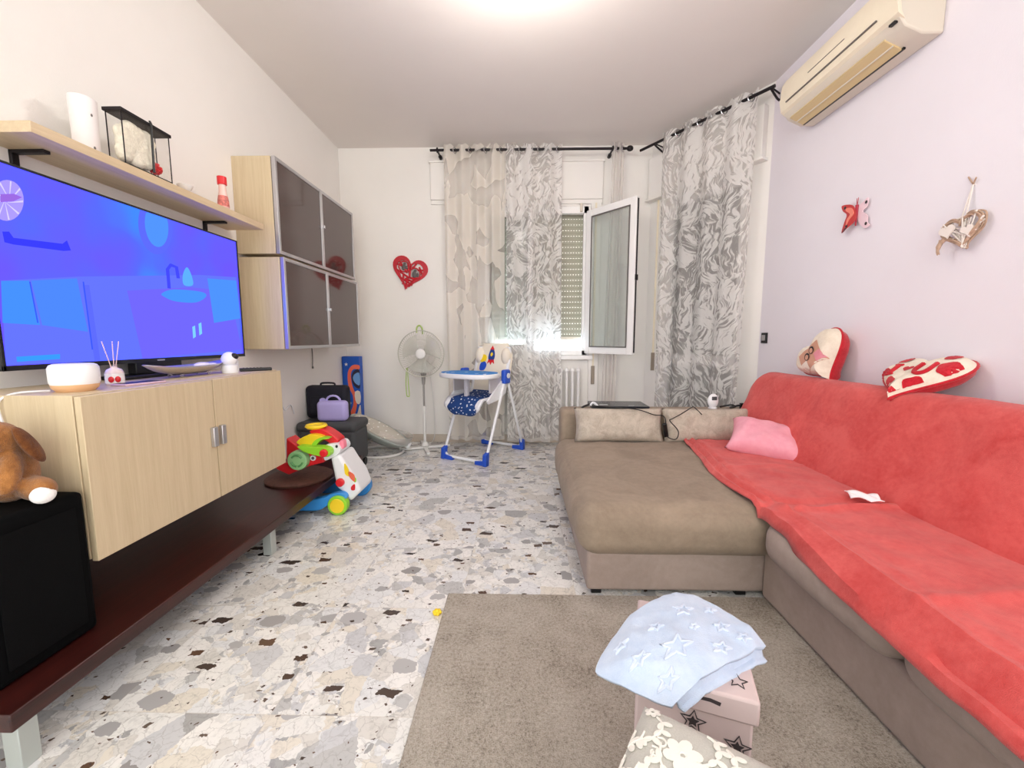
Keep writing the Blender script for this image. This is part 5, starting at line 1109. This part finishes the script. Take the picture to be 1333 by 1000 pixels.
# wicker heart
hc = at(1250, 302, x=XR - 0.05); t_ = thing('wicker_heart', 'woven twig heart with small white hearts hanging from a ribbon on the right wall', 'ornament', (XR, hc.y, hc.z))
MW = Matrix.Translation((XR - 0.04, hc.y, hc.z)) @ basis((0.10, -1.0, 0.22), (0.05, 0.2, 1)); Hh = heart2d(48); hs = 0.082
b = B()
for k in range(9):
    off = Vector((random.uniform(-.004, .004), random.uniform(-.004, .004), random.uniform(-.012, .012))); sc_ = hs * random.uniform(0.84, 1.02)
    tube(b, [MW @ (Vector((x * sc_, y * sc_, 0.004 * math.sin(i * 0.9 + k))) + off) for i, (x, y) in enumerate(Hh)], 0.0035, 5, closed=True)
obj('twig_frame', b, M['wicker'], t_)
b = B()
for k in range(20):
    a0 = random.random() * 2 * PI; a1 = a0 + 2 + random.random(); p0 = Hh[int(a0 / (2 * PI) * 48) % 48]; p1 = Hh[int(a1 / (2 * PI) * 48) % 48]; cyl(b, MW @ Vector((p0[0] * hs, p0[1] * hs, random.uniform(-.01, .012))), MW @ Vector((p1[0] * hs, p1[1] * hs, random.uniform(-.01, .012))), 0.0028, seg=5)
obj('white_twigs', b, M['wickerw'], t_)
for dx_, dy_, s_ in ((-0.045, 0.018, 0.032), (0.026, -0.008, 0.024)):
    b = B(); prism(b, [MW @ Vector((dx_ + x * s_, dy_ + y * s_, 0.018 if True else 0)) for x, y in Hh], MW.to_3x3() @ Vector((0, 0, -0.006))); obj('small_white_heart', b, M['wickerw'], t_)
b = B(); top = at(1267, 240, x=XR - 0.006); tube(b, [MW @ Vector((-0.006, 0.045, 0)), top], 0.003); tube(b, [MW @ Vector((0.012, 0.045, 0)), top], 0.003); cyl(b, top, top + Vector((0.008, 0, 0)), 0.004); obj('ribbon', b, M['wickerw'], t_)
b = B(); tube(b, [top, top + Vector((-0.008, 0.012, 0.03)), top + Vector((-0.004, 0.018, 0.035))], 0.003); tube(b, [top, top + Vector((-0.008, -0.016, 0.022))], 0.003); obj('ribbon_ends', b, M['wicker'], t_)
b = B()
for i in range(2): tube(b, [MW @ Vector((-0.06 - 0.01 * i, -0.005, 0.01)), MW @ Vector((-0.085, -0.03 - 0.012 * i, 0.014)), MW @ Vector((-0.08 - 0.008 * i, -0.065, 0.014))], lambda t: 0.008 * (1 - t) + 0.002, 6, smooth=4)
obj('paper_tail', b, M['wicker'], t_)

# red heart plaque on the back wall
hc = at(532, 357, y=YB - 0.015); t_ = thing('heart_plaque', 'red cut-out heart plaque on the back wall', 'plaque', (hc.x, YB, hc.z))
MQ = Matrix.Translation((hc.x, YB - 0.004, hc.z)) @ Matrix.Rotation(0.27, 4, 'Y') @ RX_(PI / 2)
R1 = 0.195
b = B(); n = 48; Hh = heart2d(n)
v = []; f = []
for (s, zz) in ((R1, 0), (R1, 0.014), (R1 * 0.76, 0.014), (R1 * 0.76, 0)): v += [(x * s, y * s, zz) for x, y in Hh]
for ring_ in range(4):
    for i in range(n): a = ring_ * n; c__ = ((ring_ + 1) % 4) * n; f.append((a + i, a + (i + 1) % n, c__ + (i + 1) % n, c__ + i))
addm(b, v, f, MQ); obj('heart_rim', b, M['plaquered'], t_, bevel=0.002)
b = B()
for (x0, y0, x1, y1) in ((-0.8, 0.1, 0.1, -0.2), (0.1, -0.2, 0.0, 0.62), (0.1, -0.2, 0.78, -0.05), (-0.3, -0.06, -0.2, -0.65), (-0.55, -0.25, 0.35, -0.55), (0.35, -0.15, 0.30, -0.6), (-0.05, -0.15, 0.05, -0.85), (-0.8, 0.4, -0.45, 0.35), (0.5, 0.55, 0.78, 0.2), (0.3, 0.7, 0.1, 0.3), (-0.62, 0.02, -0.35, -0.42), (-0.15, -0.3, 0.35, -0.35), (-0.7, 0.6, -0.1, 0.05), (0.55, -0.05, 0.15, -0.7), (0.45, 0.35, 0.8, 0.45), (-0.2, 0.6, 0.0, 0.1), (-0.45, -0.3, 0.1, -0.42)):
    cyl(b, MQ @ Vector((x0 * R1 * 0.9, y0 * R1 * 0.9, 0.007)), MQ @ Vector((x1 * R1 * 0.9, y1 * R1 * 0.9, 0.007)), 0.010, seg=6)
obj('scroll_work', b, M['plaquered'], t_)
for (x, y, s) in ((-0.33, 0.32, 0.055), (0.30, 0.10, 0.060)):
    cc = MQ @ Vector((x * R1, y * R1, 0.012)); b = B(); ring(b, cc, (0, 1, 0), s * 0.95, 0.007, 24); md = obj('oval_frame', b, M['plaquered'], t_)
    b = B(); cyl(b, cc + Vector((0, 0.004, 0)), cc + Vector((0, 0.009, 0)), s * 0.92, seg=24); obj('oval_back', b, mat('pale_grey_print', (176, 168, 166), 0.6), md)
    b = B(); ell(b, cc + Vector((-0.004, 0.0, -0.008)), (s * 0.42, 0.006, s * 0.62), seg=14, rings=8); ell(b, cc + Vector((0.008, 0.0, s * 0.5)), (s * 0.30, 0.006, s * 0.26), seg=14, rings=8); ell(b, cc + Vector((s * 0.5, 0.0, -s * 0.2)), (s * 0.25, 0.006, s * 0.4), seg=14, rings=8); obj('grey_figure', b, mat('dark_grey_print', (92, 86, 84), 0.6), md, remesh=0.004)

# wall switch
p = at(994, 440, x=XR); t_ = thing('wall_switch', 'small black framed wall switch between curtain and heart cushion', 'switch', (XR, 3.22, 1.10))
b = bx(XR - 0.012, XR, 3.19, 3.26, 1.065, 1.145); obj('frame', b, M['black'], t_, bevel=0.003)
b = bx(XR - 0.016, XR - 0.011, 3.205, 3.245, 1.085, 1.128); obj('rocker', b, M['alu'], t_, bevel=0.002)

# cable on the left wall beside the trunk
b = B(); tube(b, [(XL + 0.006, 2.95, 0.62), (XL + 0.01, 2.99, 0.57), (XL + 0.008, 3.05, 0.60), (XL + 0.01, 3.10, 0.55), (XL + 0.008, 3.18, 0.58), (XL + 0.01, 3.22, 0.50)], 0.004, smooth=5)
tag(obj('white_cable', b, M['whiteplastic']), 'white cable curling on the left wall beside the navy bag', 'cable')

# ------------------------------------------------------------ rug and floor things
b = bx(-0.31, 1.30, -0.5, 1.655, 0, 0.011)
tag(placed(obj('area_rug', b, M['rug'], bevel=0.004), (0.35, 0.6, 0)), 'plain speckled taupe rug in front of the sofa', 'rug')
b = B(); yc = at(569, 797, z=0.008)
for k in range(6): a = k * PI / 3; ell(b, (yc.x + 0.011 * math.cos(a), yc.y + 0.011 * math.sin(a), 0.008), (0.008, 0.008, 0.008), seg=10, rings=7)
ell(b, (yc.x, yc.y, 0.010), (0.009, 0.009, 0.010), seg=12, rings=8)
tag(placed(obj('toy_flower', b, M['yellow']), (yc.x, yc.y, 0)), 'tiny yellow toy flower on the floor at the rug corner', 'toy')

# printed storage box
P0 = Vector((0.475, 0.745)); ua = Vector((-0.265, 0.012)).normalized(); va = Vector((0.10, 0.30)).normalized()
ua = Vector((-va.y, va.x)); MBx = Matrix(((ua.x, va.x, 0, P0.x), (ua.y, va.y, 0, P0.y), (0, 0, 1, 0), (0, 0, 0, 1)))   # x: to the left, y: away
bw, bd = 0.245, 0.265; RUGZ = 0.012; BT = 0.385
t_ = thing('storage_box', 'rose printed cube storage box with stars under the pale blue blanket', 'box', (0.40, 0.87, RUGZ))
b = B(); box(b, 0.008, bw - 0.008, 0.008, bd - 0.008, RUGZ, BT - 0.05, MBx); by_ = obj('box_body', b, M['boxpink'], t_, bevel=0.006)
b = B(); box(b, 0, bw, 0, bd, BT - 0.055, BT, MBx); ldd = obj('lid', b, M['boxpink'], t_, bevel=0.006)
def inkstar(cx_, cy_, r, par, face='top'):
    b = B(); pts = [(cx_ + x * r, cy_ + y * r) for x, y in star2d(1, 0.45, 5, 0.4)]
    if face == 'top': P3 = [MBx @ Vector((x, y, BT + 0.0005)) for x, y in pts]
    else: P3 = [MBx @ Vector((x, 0.007, y)) for x, y in pts]
    tube(b, P3, 0.0016, 4, closed=True); obj('star_print', b, M['ink'], par)
inkstar(0.035, 0.045, 0.020, ldd); inkstar(0.20, 0.06, 0.018, ldd)
b = B()
for k in range(5):
    r = 0.033; zz = -0.024 + k * 0.012; hwid = math.sqrt(r * r - zz * zz); box(b, 0.068 - hwid, 0.068 + hwid, 0.098 + zz - 0.003, 0.098 + zz + 0.003, BT, BT + 0.0008, MBx)
tube(b, [MBx @ Vector((0.068 + 0.035 * math.cos(2 * PI * k / 24), 0.098 + 0.035 * math.sin(2 * PI * k / 24), BT)) for k in range(24)], 0.002, 4, closed=True); obj('planet_print', b, M['ink'], ldd)
b = B(); prism(b, [MBx @ Vector((x, -0.0008, z)) for x, z in ((0.07, BT - 0.020), (0.09, BT - 0.016), (0.115, BT - 0.018), (0.118, BT - 0.024), (0.09, BT - 0.024), (0.072, BT - 0.028))], (0, 0.001, 0)); obj('stroke_print', b, M['ink'], ldd)
for (x, z) in ((0.035, 0.27), (0.12, 0.30), (0.10, 0.17)): inkstar(x, z, 0.026, by_, 'front')
b = B()
for (x, z) in ((0.12, 0.30), (0.035, 0.27)): prism(b, [MBx @ Vector((x + a * 0.013, 0.0070, z + c__ * 0.013)) for a, c__ in star2d(1, 0.5)], MBx.to_3x3() @ Vector((0, -0.001, 0)))
obj('dark_star_print', b, M['ink'], by_, smooth=False)

# pale blue star blanket folded over the box
Lc, Tc, Rc, Bc = Vector((0.165, 0.83)), Vector((0.45, 1.06)), Vector((0.562, 0.88)), Vector((0.297, 0.735))
def blanket(u, v, lift=0.0):
    # u: from the left/bottom edge (0) to the top/right edge (1); v: from left/top (0) to bottom/right (1)
    p = (Lc * (1 - u) + Tc * u) * (1 - v) + (Bc * (1 - u) + Rc * u) * v
    a = 2 * u - 1; c__ = 2 * v - 1
    out = (p - Vector((0.37, 0.865))); p = p + out * ((0.30 if v < 0.5 else 0.05) * (1 - a * a) * (c__ * c__) + 0.10 * (1 - c__ * c__) * (a * a))
    # height: on the lid inside, hanging outside
    q = MBx.inverted() @ Vector((p.x, p.y, 0)); dx_ = max(0, -q.x, q.x - bw); dy_ = max(0, -q.y, q.y - bd); d = math.hypot(dx_, dy_)
    z = BT + 0.022 - 0.62 * max(0, d - 0.012) + 0.022 * (1 - a * a) * (1 - c__ * c__)
    z += 0.010 * noise.noise(Vector((p.x * 9, p.y * 9, 1.5))) + 0.004 * noise.noise(Vector((p.x * 30, p.y * 30, 4)))
    return Vector((p.x, p.y, z + lift))
t_ = thing('star_blanket', 'pale blue fleece blanket with embossed stars folded over the printed box', 'blanket', (0.37, 0.87, BT))
def rnd(u): return 0.5 + 0.5 * math.sin((u - 0.5) * PI * 0.94) / math.sin(0.5 * PI * 0.94)
b = B(); grid(b, 50, 44, lambda u, v: tuple(blanket(rnd(u), rnd(v), 0.012))); obj('upper_fold', b, M['babyblue'], t_, solid=0.012)
def lower(u, v):
    p = blanket(u * 0.90 + 0.09, v * 1.045, -0.004); return (p.x, p.y, p.z - 0.012 * (v > 0.93) * 1.0)
b = B(); grid(b, 40, 34, lower); obj('lower_fold', b, M['babyblue'], t_, solid=0.008)
for (su, sv, r, ro_) in ((0.34, 0.62, 0.135, 0.5), (0.42, 0.27, 0.06, 0.1), (0.72, 0.27, 0.09, 0.5), (0.62, 0.52, 0.04, 0.0), (0.80, 0.66, 0.07, 0.7), (0.13, 0.45, 0.07, 0.2), (0.60, 0.86, 0.08, 0.3), (0.85, 0.86, 0.06, 0.0), (0.20, 0.15, 0.05, 0.4), (0.90, 0.42, 0.05, 0.2), (0.12, 0.80, 0.08, 0.2)):
    pts = star2d(1, 0.42, 5, ro_ + PI / 2); P3 = []
    for i in range(10):
        for k in range(4):
            x = pts[i][0] + (pts[(i + 1) % 10][0] - pts[i][0]) * k / 4; y = pts[i][1] + (pts[(i + 1) % 10][1] - pts[i][1]) * k / 4
            P3.append(blanket(min(.99, max(.01, su + x * r)), min(.99, max(.01, sv - y * r)), 0.0125))
    b = B(); tube(b, P3, 0.0032, 6, closed=True); obj('embossed_star', b, M['babyedge'], t_)

# grey pouf with floral cushion in the foreground
A_ = Vector((0.234, 0.705)); fu = Vector((0.833, -0.554)); fv = Vector((-0.554, -0.833))
MF = Matrix(((fu.x, fv.x, 0, A_.x), (fu.y, fv.y, 0, A_.y), (0, 0, 1, 0), (0, 0, 0, 1)))
t_ = thing('grey_pouf', 'grey fabric pouf under the floral cushion in the foreground', 'pouf', (0.25, 0.45, RUGZ))
b = B(); box(b, 0.02, 0.38, -0.012, 0.36, 0.03, 0.383, MF); obj('padded_body', b, M['greyfab'], t_, bevel=0.03, bseg=5)
b = B(); box(b, 0.05, 0.35, 0.02, 0.33, RUGZ, 0.032, MF); obj('plinth', b, M['black'], t_, bevel=0.003)
t_ = thing('floral_cushion', 'beige seat cushion with raised white flowers on the grey pouf', 'cushion', (0.25, 0.45, 0.383))
def fl(s):
    def fn(u, v):
        a = 2 * u - 1; c__ = 2 * v - 1; h = (max(0, 1 - a ** 6) * max(0, 1 - c__ ** 6)) ** 0.5
        return (0.20 + a * 0.20, 0.19 + c__ * 0.19, 0.414 + s * 0.03 * h)
    return fn
b = B(); grid(b, 30, 30, fl(1), MF); ft = obj('floral_top', b, M['floral'], t_)
b = B(); grid(b, 30, 30, fl(-1), MF); obj('grey_underside', b, M['greyfab'], t_)
def topz(x, y):
    a = (x - 0.20) / 0.20; c__ = (y - 0.19) / 0.19; return 0.414 + 0.03 * (max(0, 1 - a ** 6) * max(0, 1 - c__ ** 6)) ** 0.5
def petal(b, x, y, ang, L, w):
    d = Vector((math.cos(ang), math.sin(ang))); n_ = Vector((-d.y, d.x)); pts = []
    for k in range(12):
        a = 2 * PI * k / 12; q_ = d * (L * 0.5 + L * 0.5 * math.cos(a)) + n_ * (w * math.sin(a)); px, py = x + q_.x, y + q_.y; px = min(0.395, max(0.005, px)); py = min(0.375, max(0.005, py)); pts.append(MF @ Vector((px, py, topz(px, py) + 0.0015)))
    prism(b, pts, (0, 0, 0.0012))
def stroke(b, pts, r=0.0022): tube(b, [MF @ Vector((min(0.395, max(0.005, x)), min(0.375, max(0.005, y)), topz(min(0.395, max(0.005, x)), min(0.375, max(0.005, y))) + 0.001)) for x, y in pts], r, 5, smooth=3)
for (x, y, s) in ((0.085, 0.085, 1.0), (0.20, 0.05, 0.7), (0.23, 0.17, 1.1), (0.06, 0.22, 0.9), (0.33, 0.08, 0.8), (0.16, 0.29, 1.0), (0.33, 0.27, 1.0), (0.135, 0.19, 0.6), (0.28, 0.01, 0.5), (0.02, 0.02, 0.45), (0.015, 0.16, 0.5)):
    b = B()
    for k in range(6): petal(b, x + 0.006 * s * math.cos(k * PI / 3), y + 0.006 * s * math.sin(k * PI / 3), k * PI / 3 + x * 9, 0.026 * s, 0.010 * s)
    stroke(b, [(x + 0.006 * math.cos(a), y + 0.006 * math.sin(a)) for a in (0, 1.2, 2.4, 3.6, 4.8, 6.1)], 0.002); obj('raised_flower', b, M['floralw'], ft, smooth=False)
for i, (x, y, a0) in enumerate(((0.03, 0.03, 0.4), (0.14, 0.03, 0.3), (0.03, 0.13, 1.4), (0.15, 0.13, 0.8), (0.28, 0.04, 0.2), (0.10, 0.16, 2.2), (0.29, 0.20, 0.3), (0.04, 0.29, 1.0), (0.22, 0.25, 1.2), (0.36, 0.16, 1.5), (0.11, 0.02, 0.1), (0.02, 0.07, 1.3), (0.19, 0.09, 0.1), (0.12, 0.12, 1.9), (0.30, 0.13, 1.4), (0.02, 0.20, 1.6), (0.07, 0.14, 0.2))):
    b = B(); pts = [(x + 0.016 * k * math.cos(a0 + 0.35 * k), y + 0.016 * k * math.sin(a0 + 0.35 * k)) for k in range(6)]; stroke(b, pts)
    for k in range(1, 5):
        for sgn in (1, -1): petal(b, pts[k][0], pts[k][1], a0 + 0.35 * k + sgn * 0.9, 0.017, 0.005)
    sx_, sy_ = pts[-1]; stroke(b, [(sx_ + (0.011 - 0.0012 * k) * math.cos(a0 + 2 + k * 0.9), sy_ + (0.011 - 0.0012 * k) * math.sin(a0 + 2 + k * 0.9)) for k in range(8)], 0.0018)
    obj('raised_leaf_scroll', b, M['floralw'], ft, smooth=False)
